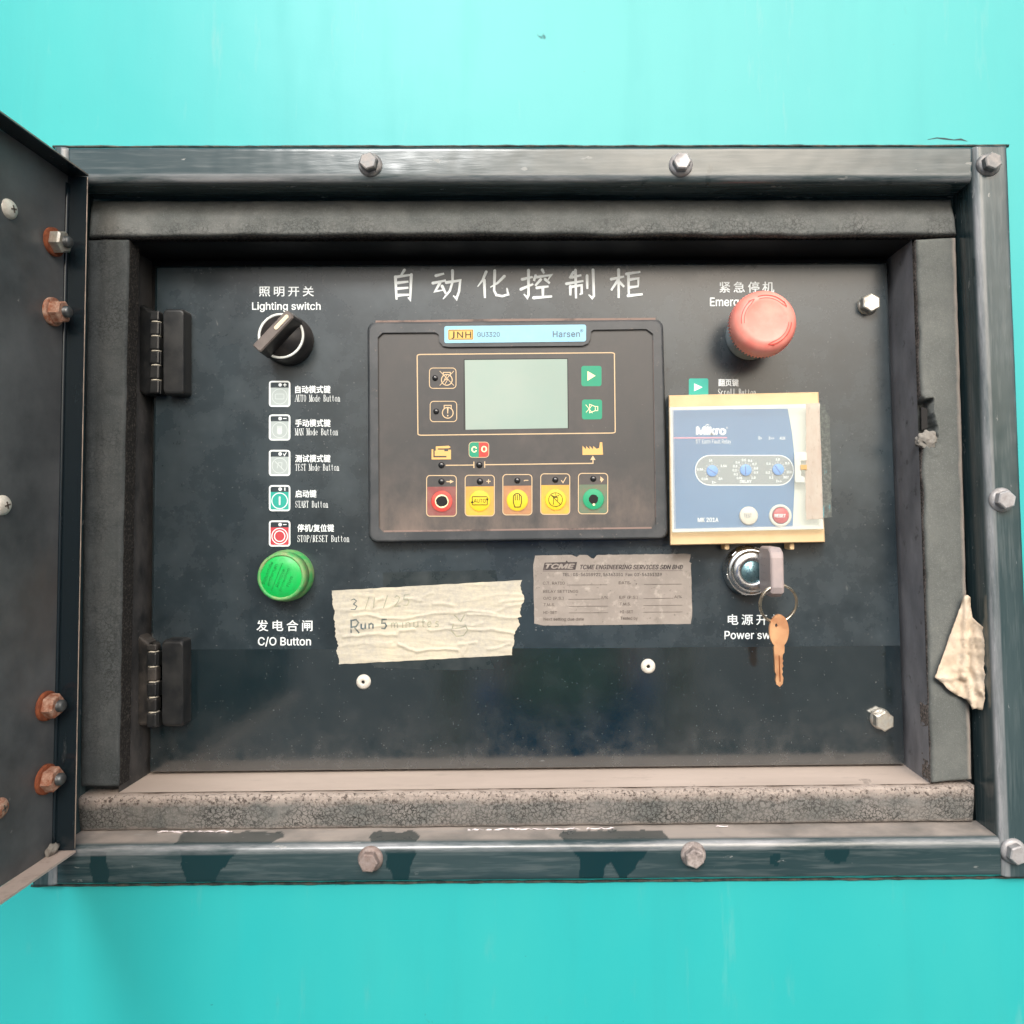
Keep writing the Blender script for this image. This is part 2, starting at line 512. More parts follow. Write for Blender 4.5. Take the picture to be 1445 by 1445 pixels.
RUSTY = plain('rusty_steel', (150, 96, 72), .75, .2, dirt=(214, 188, 170), amt=.8, scale=320, bump=.4)
RUST = plain('rust', (142, 78, 48), .9, 0, dirt=(95, 45, 30), amt=.8, scale=400, bump=.4)
STEEL = plain('stud_steel', (120, 124, 126), .4, .8, dirt=(60, 60, 60), amt=.6, scale=300)
CHROME = plain('chrome', (222, 226, 228), .16, 1., dirt=(150, 140, 130), amt=.5, scale=160)
LOCKBLUE = plain('lock_barrel', (140, 178, 186), .22, .9, dirt=(70, 96, 104), amt=.8, scale=420)
IVORY = plain('rivet_white', (226, 222, 212), .4, dirt=(150, 142, 130), amt=.5, scale=250)
BLACKH = plain('black_hole', (10, 10, 11), .7)
KNOB = plain('knob_black', (34, 34, 36), .4, dirt=(100, 92, 86), amt=.25, scale=100)
KNOBT = plain('knob_top_dusty', (112, 104, 100), .55, dirt=(84, 78, 76), amt=.5, scale=150)
CREAM = plain('cream_pointer', (240, 226, 190), .5)
RINGW = plain('white_ring', (226, 232, 230), .35)
GREEN = plain('green_cap', (16, 186, 86), .3, dirt=(34, 150, 76), amt=.6, scale=150)
GREENR = plain('green_cap_rim', (60, 165, 90), .45, dirt=(165, 160, 120), amt=.8, scale=110)
GREENT = plain('moulded_text_green', (8, 140, 64), .5)
REDH = plain('mushroom_red', (238, 138, 126), .36, dirt=(244, 186, 170), amt=.75, scale=40)
REDA = plain('arrow_red', (196, 70, 62), .5)
COLLAR = plain('collar_grey', (120, 132, 138), .4, dirt=(70, 76, 80), amt=.5, scale=200)

DUST = (.27, .215, .185)
m = Mat('bezel_black', (.045, .052, .058), .42)
m.dust((.15, .15, .155), .5, 40, .45, .8, .7); m.dust(DUST, .5, 260, .64, .72, .9, None, 3.)
BEZEL = m.done()
m = Mat('faceplate_grey', (.050, .052, .053), .42)
low = m.ramp(m.pos('Z'), -.075, -.018, 1., 0.)
f1 = m.math('MULTIPLY', m.ramp(m.noise(30, 6, .65, (1, 1, .6)), .34, .7), m.math('ADD', m.math('MULTIPLY', low, .95), .09))
m.mix(f1, (.27, .205, .17), .85)
m.dust((.36, .33, .30), .5, 420, .70, .75, .9, None, 5.); m.dust((.16, .13, .12), .35, 22, .5, .75, .7, None, 8.)
FACE = m.done()
m = Mat('lip_dust', (.26, .19, .165), .9); m.dust((.06, .055, .055), .8, 60, .5, .62, .7, (1, 1, 1)); LIPD = m.done()
GLINE = plain('tan_print', (212, 186, 148), .55)
GTAN = plain('ochre_print', (226, 180, 110), .55)
CREAMP = plain('cream_print', (246, 236, 190), .5)
BRANDB = plain('strip_blue', (142, 200, 228), .45, dirt=(170, 210, 225), amt=.4, scale=60)
GOLD = plain('gold_box', (222, 180, 92), .5)
GREYT = plain('grey_print', (96, 112, 124), .6)
DARKT = plain('dark_print', (60, 48, 34), .6)
m = Mat('lcd', lin(160, 176, 168), .12, spec=.5); m.dust(lin(148, 174, 165), .7, 22, .35, .7, .3); LCD = m.done()
TEALB = plain('key_teal', (24, 150, 116), .5, dirt=(80, 150, 120), amt=.4, scale=120)
KYEL = plain('key_yellow', (226, 200, 44), .45)
KORG = plain('key_orange', (226, 178, 70), .55, dirt=(176, 128, 96), amt=.5, scale=90)
KBRN = plain('key_dusty_tan', (186, 138, 96), .6, dirt=(150, 108, 90), amt=.6, scale=120)
KRED = plain('key_red', (206, 62, 56), .5, dirt=(222, 110, 96), amt=.6, scale=200)
KREDD = plain('key_red_dusty', (140, 78, 76), .65, dirt=(150, 116, 108), amt=.7, scale=120)
KGRN = plain('key_green', (36, 158, 112), .5)
KGRND = plain('key_green_dusty', (96, 122, 100), .65, dirt=(140, 116, 96), amt=.7, scale=120)
LED = plain('led_dark', (34, 36, 38), .22, coat=.5)

RCASE = plain('relay_tan', (220, 192, 150), .5, dirt=(202, 166, 118), amt=.6, scale=35)
RBLUE = plain('relay_blue', (66, 114, 158), .45, dirt=(98, 146, 184), amt=.5, scale=14)
RCRM = plain('relay_cream', (212, 216, 204), .5)
RGREY = plain('relay_grey', (140, 150, 150), .5)
RDIAL = plain('dial_blue', (96, 160, 232), .45)
RSLOT = plain('dial_slot', (50, 100, 170), .5)
RRED = plain('relay_red', (190, 44, 52), .35)
RBTN = plain('relay_button_cream', (226, 218, 200), .4)
RPINK = plain('relay_pink_line', (214, 150, 172), .5)
m = bpy.data.materials.new('clear_cover'); m.use_nodes = True
t = m.node_tree; t.nodes.clear()
o_ = t.nodes.new('ShaderNodeOutputMaterial'); mx = t.nodes.new('ShaderNodeMixShader')
tr = t.nodes.new('ShaderNodeBsdfTransparent'); pb = t.nodes.new('ShaderNodeBsdfPrincipled')
tr.inputs[0].default_value = (.97, .985, .98, 1)
pb.inputs['Base Color'].default_value = (.8, .82, .8, 1); pb.inputs['Roughness'].default_value = .06; pb.inputs['Specular IOR Level'].default_value = .8
mx.inputs[0].default_value = .2
t.links.new(tr.outputs[0], mx.inputs[1]); t.links.new(pb.outputs[0], mx.inputs[2]); t.links.new(mx.outputs[0], o_.inputs[0])
CLEAR = m
m = bpy.data.materials.new('clear_latch'); m.use_nodes = True
t = m.node_tree; t.nodes.clear()
o_ = t.nodes.new('ShaderNodeOutputMaterial'); mx = t.nodes.new('ShaderNodeMixShader')
tr = t.nodes.new('ShaderNodeBsdfTransparent'); pb = t.nodes.new('ShaderNodeBsdfPrincipled')
pb.inputs['Base Color'].default_value = (.82, .84, .80, 1); pb.inputs['Roughness'].default_value = .1
mx.inputs[0].default_value = .45
t.links.new(tr.outputs[0], mx.inputs[1]); t.links.new(pb.outputs[0], mx.inputs[2]); t.links.new(mx.outputs[0], o_.inputs[0])
LATCH = m
m = Mat('cover_rim_clear', (.80, .82, .80), .12); m.b.inputs['Alpha'].default_value = .3; m.dust((.6, .52, .45), .5, 120, .45, .75, .5); RIM = m.done()

m = Mat('label_paper', (.33, .295, .265), .75, spec=.3)
m.dust((.24, .215, .195), .7, 60, .35, .65, .8); m.dust((.10, .09, .08), .7, 420, .62, .7, .8, None, 3.)
m.dust((.09, .085, .07), .6, 45, .62, .72, .8, None, 6.); m.dust((.5, .45, .4), .6, 150, .55, .7, .8, None, 9.)
PAPER = m.done()
INK = plain('label_ink', (54, 48, 50), .7, dirt=(110, 100, 96), amt=.6, scale=260)
INKL = plain('label_ink_faded', (82, 74, 70), .8, dirt=(128, 118, 110), amt=.8, scale=260)
m = Mat('masking_tape', (.53, .50, .41), .7, spec=.25)
m.dust((.42, .40, .36), .8, 420, .4, .65, .8); m.dust((.70, .63, .46), .7, 25, .45, .7, .7, None, 4.)
m.bumpn(m.noise(1300, 2), .25, .0004); m.bumpn(m.noise(110, 4, .6, (.35, 1, 1.6)), .5, .001)
TAPE = m.done()
PEN = plain('blue_black_pen', (62, 82, 92), .7, dirt=(150, 150, 132), amt=.8, scale=330)
PENL = plain('faded_pen', (146, 150, 136), .8, dirt=(190, 182, 150), amt=.8, scale=330)
m = Mat('scrap_paper', (.64, .53, .41), .8, spec=.2); m.dust((.46, .37, .27), .6, 60, .4, .7, .8); m.dust((.74, .66, .55), .7, 90, .5, .7, .8, None, 4.)
m.bumpn(m.noise(200, 4), .3, .0006); SCRAP = m.done()
m = Mat('aged_tape', (.62, .52, .44), .45); m.b.inputs['Alpha'].default_value = .6; m.dust((.52, .38, .31), .7, 110, .38, .66, .6, (1, 1, .5)); m.dust((.32, .26, .22), .55, 500, .58, .7, .6, (1, 1, .4), 3.); AGED = m.done()
m = Mat('tape_residue', (.09, .10, .095), .8); m.dust((.20, .22, .20), .7, 500, .45, .65, .9); m.dust((.10, .35, .40), .8, 90, .60, .68, .7, (2, 1, .5), 4.); RESID = m.done()
GREYKEY = plain('key_head_grey', (158, 148, 148), .5, dirt=(186, 168, 164), amt=.6, scale=90, bump=.05)
GREYDOT = plain('key_dots', (128, 118, 118), .6)
RINGM = plain('ring_steel', (226, 216, 196), .22, 1., dirt=(180, 150, 110), amt=.5, scale=160)
BRASS = plain('brass_key', (236, 172, 128), .34, .7, dirt=(240, 206, 160), amt=.6, scale=120, bump=.06)
BRASSD = plain('brass_groove', (150, 90, 55), .5, .6)
m = Mat('door_inside', (.045, .052, .058), .34)
m.dust((.15, .16, .168), .9, 16, .30, .7, .55, None, 1.); m.dust((.12, .10, .088), .6, 10, .52, .75, .7, (1, 1, .8), 5.)
m.dust((.26, .26, .25), .4, 330, .69, .74, .8, None, 8.); m.specks(150, .2, .12, (.4, .4, .38), .8); m.specks(40, .1, .15, (.34, .33, .3), .8, (1, 1, .7), 3.); m.bumpn(m.noise(60, 4), .08, .001)
DOOR = m.done()
m = Mat('door_edge_gloss', (.010, .018, .024), .2, spec=.6); m.dust((.16, .17, .17), .4, 120, .62, .75, .6, (1, 1, .3)); DEDGE = m.done()
m = Mat('door_flange_dust', (.48, .40, .36), .9); m.dust((.26, .2, .17), .6, 90, .5, .7, .9); DDUST = m.done()
RAW = plain('raw_edge', (176, 160, 146), .5, .2, dirt=(84, 90, 94), amt=.7, scale=90)
m = Mat('lump', (.25, .24, .22), .95, spec=.1); m.dust((.12, .10, .09), .6, 150, .5, .65, .95); m.bumpn(m.noise(300, 5), .6, .001); LUMP = m.done()
GLUE = plain('white_glue', (216, 208, 210), .35)
m = Mat('yard_asphalt', (.028, .036, .040), .9); m.dust((.05, .058, .062), .7, 3, .4, .7, .9); m.dust((.11, .11, .108), .5, 60, .5, .7, .9)
CONC = m.done()

# ------------------------------------------------------------------ the ground the machine stands on (below the picture)
g = G(); g.add([(-60000, -60000, -1250), (60000, -60000, -1250), (60000, 60000, -1250), (-60000, 60000, -1250)], [(0, 1, 2, 3)])
tag(g.build('ground', CONC), 'dark asphalt yard under the machine', None, kind='structure')

# ------------------------------------------------------------------ housing: turquoise sheet with the opening
HY = 7.0
g = G()
o_in = [U(84, 216, HY), U(1414, 216, HY), U(1445, 1228, HY), U(66, 1236, HY)]
OUT = [(-900, HY, 620), (900, HY, 620), (900, HY, -1200), (-900, HY, -1200)]
fr = [Vector(p) for p in OUT]
bk = [Vector((p.x, p.y + 2, p.z)) for p in fr]
ib = [Vector((p.x, p.y + 2, p.z)) for p in o_in]
vs = fr + o_in + bk + ib
fs = []
for k in range(4):
    j = (k + 1) % 4
    fs += [(k, j, 4 + j, 4 + k), (8 + k, 12 + k, 12 + j, 8 + j), (4 + k, 4 + j, 12 + j, 12 + k), (k, 8 + k, 8 + j, j)]
g.add(vs, fs)
hs_ = g.build('generator_housing', TURQ, at=(0, HY, 0)); ORIG['generator_housing'] = Vector((0, HY, 0))
tag(hs_, 'turquoise painted steel side of the machine, all round the black frame', 'machine housing')

A = Art()
A.line([(1309, 197), (1322, 194.6), (1332, 195.6), (1346, 197.4), (1356, 196.6), (1365, 199.4)], [.6, 1.6, 2.4, 1.4, 2.8, .5])
A.build('paint_scratch', HY - .1, plain('scratch_dark', (14, 60, 66), .6), hs_)
# ------------------------------------------------------------------ black frame: four rails with rounded edges
def inside(poly, x, y):
    c = False; n = len(poly); j = n - 1
    for i in range(n):
        if (poly[i][1] > y) != (poly[j][1] > y) and x < (poly[j][0] - poly[i][0]) * (y - poly[i][1]) / (poly[j][1] - poly[i][1]) + poly[i][0]: c = not c
        j = i
    return c
def project(p):
    d = p - Vector((0, -D0, 0))
    w = d.dot(fw)
    return PX0 + F * d.dot(RT) / w, PY0 - F * d.dot(UP) / w

WET = [[(244, 1192), (252, 1184), (262, 1174), (396, 1174), (399, 1181), (380, 1190), (356, 1196), (335, 1205), (320, 1217), (309, 1230), (302, 1250), (264, 1250), (258, 1236), (257, 1215), (253, 1200)],
       [(518, 1182), (526, 1174), (586, 1174), (592, 1180), (586, 1190), (586, 1205), (578, 1222), (577, 1246), (556, 1246), (553, 1236), (546, 1225), (545, 1206), (541, 1196), (522, 1191)],
       [(788, 1180), (794, 1172), (934, 1172), (943, 1183), (930, 1190), (914, 1200), (904, 1213), (893, 1228), (886, 1242), (874, 1242), (868, 1226), (862, 1218), (853, 1225), (848, 1242), (818, 1242), (818, 1212), (808, 1198), (796, 1188)],
       [(126, 1202), (150, 1202), (154, 1222), (152, 1250), (134, 1250), (128, 1236)],
       [(915, 250), (916, 246), (914, 256), (905, 262), (903, 252), (908, 247)],
       [(1000, 234), (1006, 236), (1004, 246), (1003, 258), (995, 262), (996, 246)],
       [(1251, 245), (1264, 245), (1261, 252), (1258, 262), (1249, 262), (1252, 252)],
       [(1372, 362), (1378, 362), (1378, 384), (1374, 392), (1371, 380)],
       [(1166, 1196), (1200, 1194), (1196, 1215), (1180, 1222), (1164, 1210)], [(1085, 1206), (1102, 1204), (1100, 1222), (1088, 1220)]]
frame = thing('door_frame', 'black enamelled steel frame bolted round the recess, dusty with dark run marks along its lower rail', 'frame', (0, 0, 0))
def rail(name, oa, ob, ia, ib, matl, n, lip=False, round_a=0, round_b=0):
    """oa->ob outer edge, ia->ib inner ridge, photo pixels on the face plane; rounded section, seen from the front"""
    g = G(); wet, lp, rdg = [], [], []
    prof = []                                    # (t across 0..1 or beyond, y mm, offset mm inwards)
    ro, ri = 2.0, 4.5
    for k in range(4): prof.append((0, HY - 0.2 - (HY - 0.2 - ro) * k / 3, 0.0))
    for k in range(1, 6):
        a = pi / 2 * k / 5; prof.append((0, ro - ro * sin(a), ro - ro * cos(a)))
    for k in range(1, 14): prof.append((k / 14, 0, 0))
    for k in range(0, 10):
        a = pi / 2 * k / 9; prof.append((1, ri - ri * cos(a), -ri + ri * sin(a)))
    for k in range(1, 12): prof.append((1, ri + (24 - ri) * k / 11, 0))
    np_ = len(prof)
    for i in range(n + 1):
        s = i / n
        O = U(oa[0] + (ob[0] - oa[0]) * s, oa[1] + (ob[1] - oa[1]) * s, 0)
        I = U(ia[0] + (ib[0] - ia[0]) * s, ia[1] + (ib[1] - ia[1]) * s, 0)
        d = (I - O).normalized(); w = (I - O).length
        A = ro; B = w - ri
        for (t, y, off) in prof:
            if t == 0: q = O + d * off
            elif t == 1: q = O + d * (w + off)
            else: q = O + d * (A + (B - A) * t)
            q = Vector((q.x, y, q.z))
            nz = noise.noise(q * .02) * .35 + noise.noise(q * .11) * .08
            q.y += nz * (1 if y < 2 else 0.2)
            g.v.append(q)
            px, py = project(q)
            jx, jy = noise.noise(Vector((px * .07, py * .07, 1))) * 4, noise.noise(Vector((px * .07, py * .07, 9))) * 4
            wet.append(1.0 if any(inside(P, px + jx, py + jy) for P in WET) else 0.0)
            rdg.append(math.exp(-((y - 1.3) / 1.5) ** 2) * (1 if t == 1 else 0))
            lp.append(max(0., min(1., (y - 3.0) / 2.0)) if lip else 0.0)
    for i in range(n):
        for k in range(np_ - 1):
            g.f.append([i * np_ + k, i * np_ + k + 1, (i + 1) * np_ + k + 1, (i + 1) * np_ + k]); g.m.append(0); g.sm.append(True)
    for e in (0, n):
        g.f.append([e * np_ + k for k in range(np_)]); g.m.append(0); g.sm.append(False)
    for k in range(len(wet)):
        if wet[k]: lp[k] *= .25
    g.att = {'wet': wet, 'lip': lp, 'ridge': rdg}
    return g.build(name, matl, frame)
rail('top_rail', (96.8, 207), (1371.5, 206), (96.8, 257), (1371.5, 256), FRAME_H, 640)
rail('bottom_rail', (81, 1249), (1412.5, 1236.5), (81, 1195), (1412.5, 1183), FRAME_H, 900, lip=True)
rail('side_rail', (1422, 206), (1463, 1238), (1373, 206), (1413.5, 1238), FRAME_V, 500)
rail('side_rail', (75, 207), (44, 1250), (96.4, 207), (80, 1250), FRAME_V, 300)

for a_, b_ in (((75, 207.2), (1423, 205.8)), ((44, 1249.6), (1463, 1238))):  # thin dark bead along the frame's top and bottom outer edges
    n_ = 160; pts_ = []
    for k in range(n_ + 1):
        q = U(a_[0] + (b_[0] - a_[0]) * k / n_, a_[1] + (b_[1] - a_[1]) * k / n_, HY - .5); pts_.append(q + Vector((noise.noise(q * .06), 0, noise.noise(q * .07 + Vector((0, 5, 0))))) * .35)
    G().tube(pts_, [.75 + .35 * noise.noise(p * .15) for p in pts_], 8).build('edge_bead', SEAL, frame)
def hexbolt(c, r, h, fl, flh, name, mat_, parent, rot=0., dome=.6, mat2=None):
    """bolt head facing the camera: flange ring, hexagon with a chamfered top"""
    g = G(); c = Vector(c)
    g.lathe([(0.01, -flh - .3), (fl * .8, -flh - .3), (fl, -flh * .4), (fl, 0.2)], c, 32)
    def hx(rr, y): return [c + Vector((rr * cos(rot + k * pi / 3), y, rr * sin(rot + k * pi / 3))) for k in range(6)]
    g.prism([hx(r, -flh + .2), hx(r, -flh - h + dome), hx(r * .86, -flh - h)], smooth=False, cap0=False)
    return g.build(name, mat_, parent)
for i, (px, py) in enumerate(((519, 226), (963, 226), (1403, 226), (1422, 705), (519, 1219), (981, 1213), (1439, 1208))):
    p = U(px, py, -6); hexbolt((p.x, 0.2, p.z), 5.4, 4.6, 7.0, 1.6, 'bolt', (PAINTED, PAINTED2, PAINTED, PAINTED2, WEATH, WEATH2, PAINTED2)[i], frame, rot=.3 + i * .7)

# ------------------------------------------------------------------ foam gasket
gasket = thing('foam_gasket', 'grey foam sealing strips glued round the recess, crackled and worn', 'gasket', (0, 19, 0))
def strip(name, q, FY_, BY_, nu, nv, mats, side=(0, 0, 0, 0), notch=None, amp=.5, sag=None, lean=0.):
    """q: corners TL TR BR BL in pixels at the face plane; soft rounded block of foam"""
    g = G(); TLq, TRq, BRq, BLq = q
    def at(u, v, y):
        a = (TLq[0] + (TRq[0] - TLq[0]) * u, TLq[1] + (TRq[1] - TLq[1]) * u)
        b = (BLq[0] + (BRq[0] - BLq[0]) * u, BLq[1] + (BRq[1] - BLq[1]) * u)
        px, py = a[0] + (b[0] - a[0]) * v, a[1] + (b[1] - a[1]) * v
        if sag: px, py = sag(u, v, px, py)
        p = U(px, py, FY_)
        return p, px, py
    for i in range(nu + 1):
        for j in range(nv + 1):
            u, v = i / nu, j / nv
            p, px, py = at(u, v, 0)
            c0 = U(TLq[0], TLq[1], FY_)
            e = 2.2
            w = (at(u, 1, 0)[0] - at(u, 0, 0)[0]).length; L = (at(1, v, 0)[0] - at(0, v, 0)[0]).length
            dist = min(v * w, (1 - v) * w, u * L * 1.0, (1 - u) * L * 1.0)
            y = FY_
            if dist < e: y += (e - math.sqrt(max(0, e * e - (e - dist) ** 2))) * .8
            y += noise.noise(p * .05) * amp + noise.noise(p * .22) * amp * .35 + noise.noise(p * .9) * amp * .12
            y -= amp * .9 * sin(pi * v) + lean * (v - .5)
            if notch:
                y = notch(px, py, y)
            p = Vector((p.x, y, p.z)); p += Vector((noise.noise(p * .13 + Vector((5, 0, 0))), 0, noise.noise(p * .13 + Vector((0, 9, 0))))) * .25
            g.v.append(p)
    W = nv + 1
    for i in range(nu):
        for j in range(nv):
            g.f.append([i * W + j, i * W + j + 1, (i + 1) * W + j + 1, (i + 1) * W + j]); g.m.append(0); g.sm.append(True)
    # sides
    edges = [[i * W for i in range(nu + 1)], [i * W + nv for i in range(nu + 1)], list(range(W)), [nu * W + j for j in range(W)]]
    for k, E_ in enumerate(edges):
        mi = 1 if side[k] else 0; nb = 5
        rows = [E_]
        for t in range(1, nb + 1):
            row = []
            for a in E_:
                p = g.v[a].copy(); p.y = p.y + (BY_ - p.y) * t / nb
                p += Vector((noise.noise(p * .6), 0, noise.noise(p * .6 + Vector((3, 3, 3))))) * .35
                g.v.append(p); row.append(len(g.v) - 1)
            rows.append(row)
        for t in range(nb):
            for a in range(len(E_) - 1):
                g.f.append([rows[t][a], rows[t][a + 1], rows[t + 1][a + 1], rows[t + 1][a]]); g.m.append(mi); g.sm.append(True)
    g.att = {'across': [0.] * len(g.v), 'along': [0.] * len(g.v)}
    for i in range(nu + 1):
        for j in range(nv + 1): g.att['across'][i * W + j] = j / nv; g.att['along'][i * W + j] = i / nu
    return g.build(name, mats, gasket)
def tear(px, py, y):
    px += noise.noise(Vector((px * .09, py * .09, 1))) * 6; py += noise.noise(Vector((px * .09, py * .09, 7))) * 7
    d = max(abs(px - 1306) / 13 + max(0, (592 - py) * (px - 1300) / 900), abs(py - 596) / 30)
    if d < 1.2: y += 10.5 * max(0, min(1, (1.2 - d) / .16))
    elif d < 1.6: y -= .8 * (1.6 - d) / .4
    return y
def wav(u, v, px, py):
    return px, py + (noise.noise(Vector((u * 14, 0, 2))) * 2.0 + (-3 * sin(pi * min(1, u * 1.3)) if v > .5 else 0)) * v
strip('foam_strip', ((125, 280), (1346, 278), (1349, 332), (127, 336)), 19, 31, 420, 26, [FOAM_T, FOAM_E], (0, 1, 0, 0), amp=.7, sag=wav, lean=4.5)
def wv2(u, v, px, py): return px + noise.noise(Vector((v * 20, 3, 2))) * 2.2 * (1 - u), py
strip('foam_strip', ((1294, 337), (1350, 333.5), (1373, 1101), (1316, 1106)), 19, 31, 44, 420, [FOAM_R, FOAM_E], (0, 0, 1, 0), notch=tear, amp=.35, sag=wv2)
strip('foam_strip', ((122, 337), (181, 337), (166, 1111), (112, 1111)), 19, 31, 40, 380, [FOAM_L, FOAM_LE], (0, 0, 0, 1), amp=.6)
def wv3(u, v, px, py): return px, py + noise.noise(Vector((u * 30, 7, 2))) * 2.5 * (1 - v)
strip('foam_strip', ((110, 1124), (1376, 1109), (1376, 1161), (110, 1175)), 19, 31, 520, 34, [FOAM_B, FOAM_BE], (1, 0, 0, 0), amp=.8, sag=wv3, lean=-2.)
G().prism([[U(a_, b_, 21.0) for a_, b_ in ((1300, 574), (1308.5, 577), (1309, 604), (1300.5, 607))], [U(a_, b_, 30.0) for a_, b_ in ((1300, 574), (1308.5, 577), (1309, 604), (1300.5, 607))]]).build('latch_slot', BLACKH, gasket)
bm = bmesh.new(); bmesh.ops.create_icosphere(bm, subdivisions=4, radius=1)
pc = U(1311, 620, 18)
for v in bm.verts:
    c = v.co.copy()
    k = 1 + .35 * noise.noise(c * 1.7) + .18 * noise.noise(c * 4)
    k -= .25 * abs(noise.noise(c * 2.6 + Vector((4, 4, 4))))
    v.co = Vector((c.x * 7.0 * k, c.y * 3.0 * k, c.z * 5.4 * k)) + Vector((pc.x, 20, pc.z))
G().bm(bm, 0, True).build('sealant_lump', LUMP, gasket)

for x0_, x1_, yv in ((222, 330, 1174), (660, 872, 1171), (1010, 1030, 1166)):
    pts_ = []; k = x0_
    while k < x1_:
        pts_.append(U(k, yv - (k - x0_) * .011 + random.uniform(-1.1, 1.1), 17.2)); k += random.uniform(1.5, 6)
    G().tube(pts_, [max(.05, .32 + random.uniform(-.32, .3)) for _ in pts_], 6).build('glue_line', GLUE, gasket)

# ------------------------------------------------------------------ recess
recess = thing('recess_box', 'dark steel recess with a pale dust covered sill, holding the black panel', 'recess', (0, 31, 0))
c50 = [U(206, 364, 50), U(1258, 361, 50), U(1281, 1083, 50), U(205, 1095, 50)]
def yy(p, y): return Vector((p.x, y, p.z))
BK = 57
W0 = 22.0
def wallq(name, a, b, m_, nx=80):
    g = G(); vs = []; ny = 10
    for i in range(nx + 1):
        for j in range(ny + 1):
            p = a + (b - a) * (i / nx); p = yy(p, W0 + (BK - W0) * j / ny)
            vs.append(p)
    g.add(vs, [(i * (ny + 1) + j, i * (ny + 1) + j + 1, (i + 1) * (ny + 1) + j + 1, (i + 1) * (ny + 1) + j) for i in range(nx) for j in range(ny)])
    return g.build(name, m_, recess)
wallq('top_wall', c50[0], c50[1], DARK)
wallq('side_wall', c50[1], c50[2], WALL_LIT)
wallq('sill', c50[2], c50[3], SILL)
wallq('side_wall', c50[3], c50[0], WALL)
G().add([yy(p, BK) for p in c50], [(0, 1, 2, 3)]).build('back_plate', DARK, recess)
oo = [U(90, 230, 31.5), U(1420, 230, 31.5), U(1450, 1215, 31.5), U(70, 1220, 31.5)]
ii = [yy(p, 31.5) for p in c50]
G().add(oo + ii, [(k, (k + 1) % 4, 4 + (k + 1) % 4, 4 + k) for k in range(4)]).build('flange', WALL, recess)

# ------------------------------------------------------------------ control panel
PY = 50.0
panel = thing('control_panel', 'black control panel with white Chinese and English lettering, its lower strip bare and glossy', 'control panel', (0, PY, 0))
PQ = [(218.5, 375), (1252, 370), (1277, 1078.5), (211, 1089.5)]
g = G(); a = [U(*p, PY) for p in PQ]
cen = sum(a, Vector()) / 4
def inset(l, k, y): return [Vector((p.x + (cen.x - p.x) / abs(cen.x - p.x) * k, y, p.z + (cen.z - p.z) / abs(cen.z - p.z) * k)) for p in l]
g.prism([inset(a, 0, PY + 2.5), inset(a, 0, PY + .5), inset(a, .5, PY)])
g.build('panel_plate', GLOSS, panel)
fl = Art(); fl.poly([(222, 378), (1248.5, 373), (1270.5, 911), (850, 914.5), (292, 916.5), (216, 917)])
fl.build('printed_film', PY - .12, FILM, panel)
ar = Art()
ar.poly([(540, 808), (700, 804), (702, 822), (541, 828)]); ar.build('tape_ghost', PY - .2, FILMC, panel); ar = Art(); ar.poly([(520, 934), (690, 926), (698, 944), (640, 946), (530, 942)])
ar.build('tape_ghost', PY - .2, FILMC, panel)
TY = PY - .22

KAI = {
 '自': [[(52, 0), (40, 17)], [(20, 22), (24, 97)], [(20, 23), (74, 16)], [(76, 15), (72, 98), (64, 90)], [(28, 42), (66, 38)], [(28, 61), (66, 58)], [(27, 83), (68, 81)]],
 '动': [[(12, 19), (40, 12)], [(2, 44), (46, 35)], [(25, 44), (10, 72), (40, 67)], [(33, 54), (46, 80)], [(47, 42), (94, 35), (90, 72), (81, 97), (70, 86)], [(68, 2), (68, 40), (59, 70), (36, 98)]],
 '化': [[(29, 4), (18, 34), (2, 58)], [(23, 34), (25, 99)], [(86, 20), (64, 45), (42, 60)], [(56, 0), (54, 72), (61, 88), (80, 92), (98, 86), (94, 62)]],
 '控': [[(4, 34), (37, 26)], [(24, 3), (24, 88), (20, 97), (9, 84)], [(0, 68), (39, 50)], [(67, 2), (73, 14)], [(46, 22), (41, 40)], [(46, 27), (95, 20), (85, 36)], [(62, 35), (45, 56)], [(76, 34), (91, 48)], [(50, 63), (87, 58)], [(69, 61), (69, 92)], [(40, 97), (98, 92)]],
 '制': [[(24, 10), (11, 31)], [(18, 27), (51, 20)], [(1, 49), (58, 40)], [(31, 3), (33, 99)], [(14, 58), (14, 89)], [(14, 60), (52, 54), (52, 82), (45, 86)], [(70, 22), (71, 67)], [(90, 2), (93, 90), (87, 98), (75, 86)]],
 '柜': [[(3, 35), (43, 26)], [(26, 2), (26, 99)], [(25, 36), (3, 73)], [(28, 44), (43, 61)], [(50, 17), (93, 10)], [(56, 16), (57, 90)], [(58, 37), (87, 32), (86, 60)], [(58, 63), (87, 59)], [(55, 91), (100, 86)]]}
tt = Art()
for ch, x0, y0, x1, y1 in (('自', 550, 381, 590, 424), ('动', 610, 381, 652, 423), ('化', 673, 382, 718, 421), ('控', 735, 380, 780, 421.5), ('制', 799, 380, 841, 421.5), ('柜', 861, 379.5, 907, 421)):
    for st in KAI[ch]:
        pts = [(x0 + a_ * (x1 - x0) / 100, y0 + b_ * (y1 - y0) / 100) for a_, b_ in st]
        n = len(pts)
        tt.line(pts, [3.3 + 1.0 * (k == 0) if k < n - 1 else (2.9 if n == 2 else 1.6) for k in range(n)])
        tt.disc(*pts[0], 2.1, n=12)
tt.build('title_lettering', TY, PRINT, panel)
tx = Art()
tx.text('照明开关', 365.3, 403.8, 443, 418.4, .012, 1.42).text('Lighting switch', 355.6, 426.2, 452.5, 440.3, .012, 1, 'inter')
tx.text('紧急停机', 1015, 397.3, 1092.6, 413, .012, 1.36).text('Emergency stop', 1001.8, 419.8, 1107, 435.5, .012, 1, 'inter')
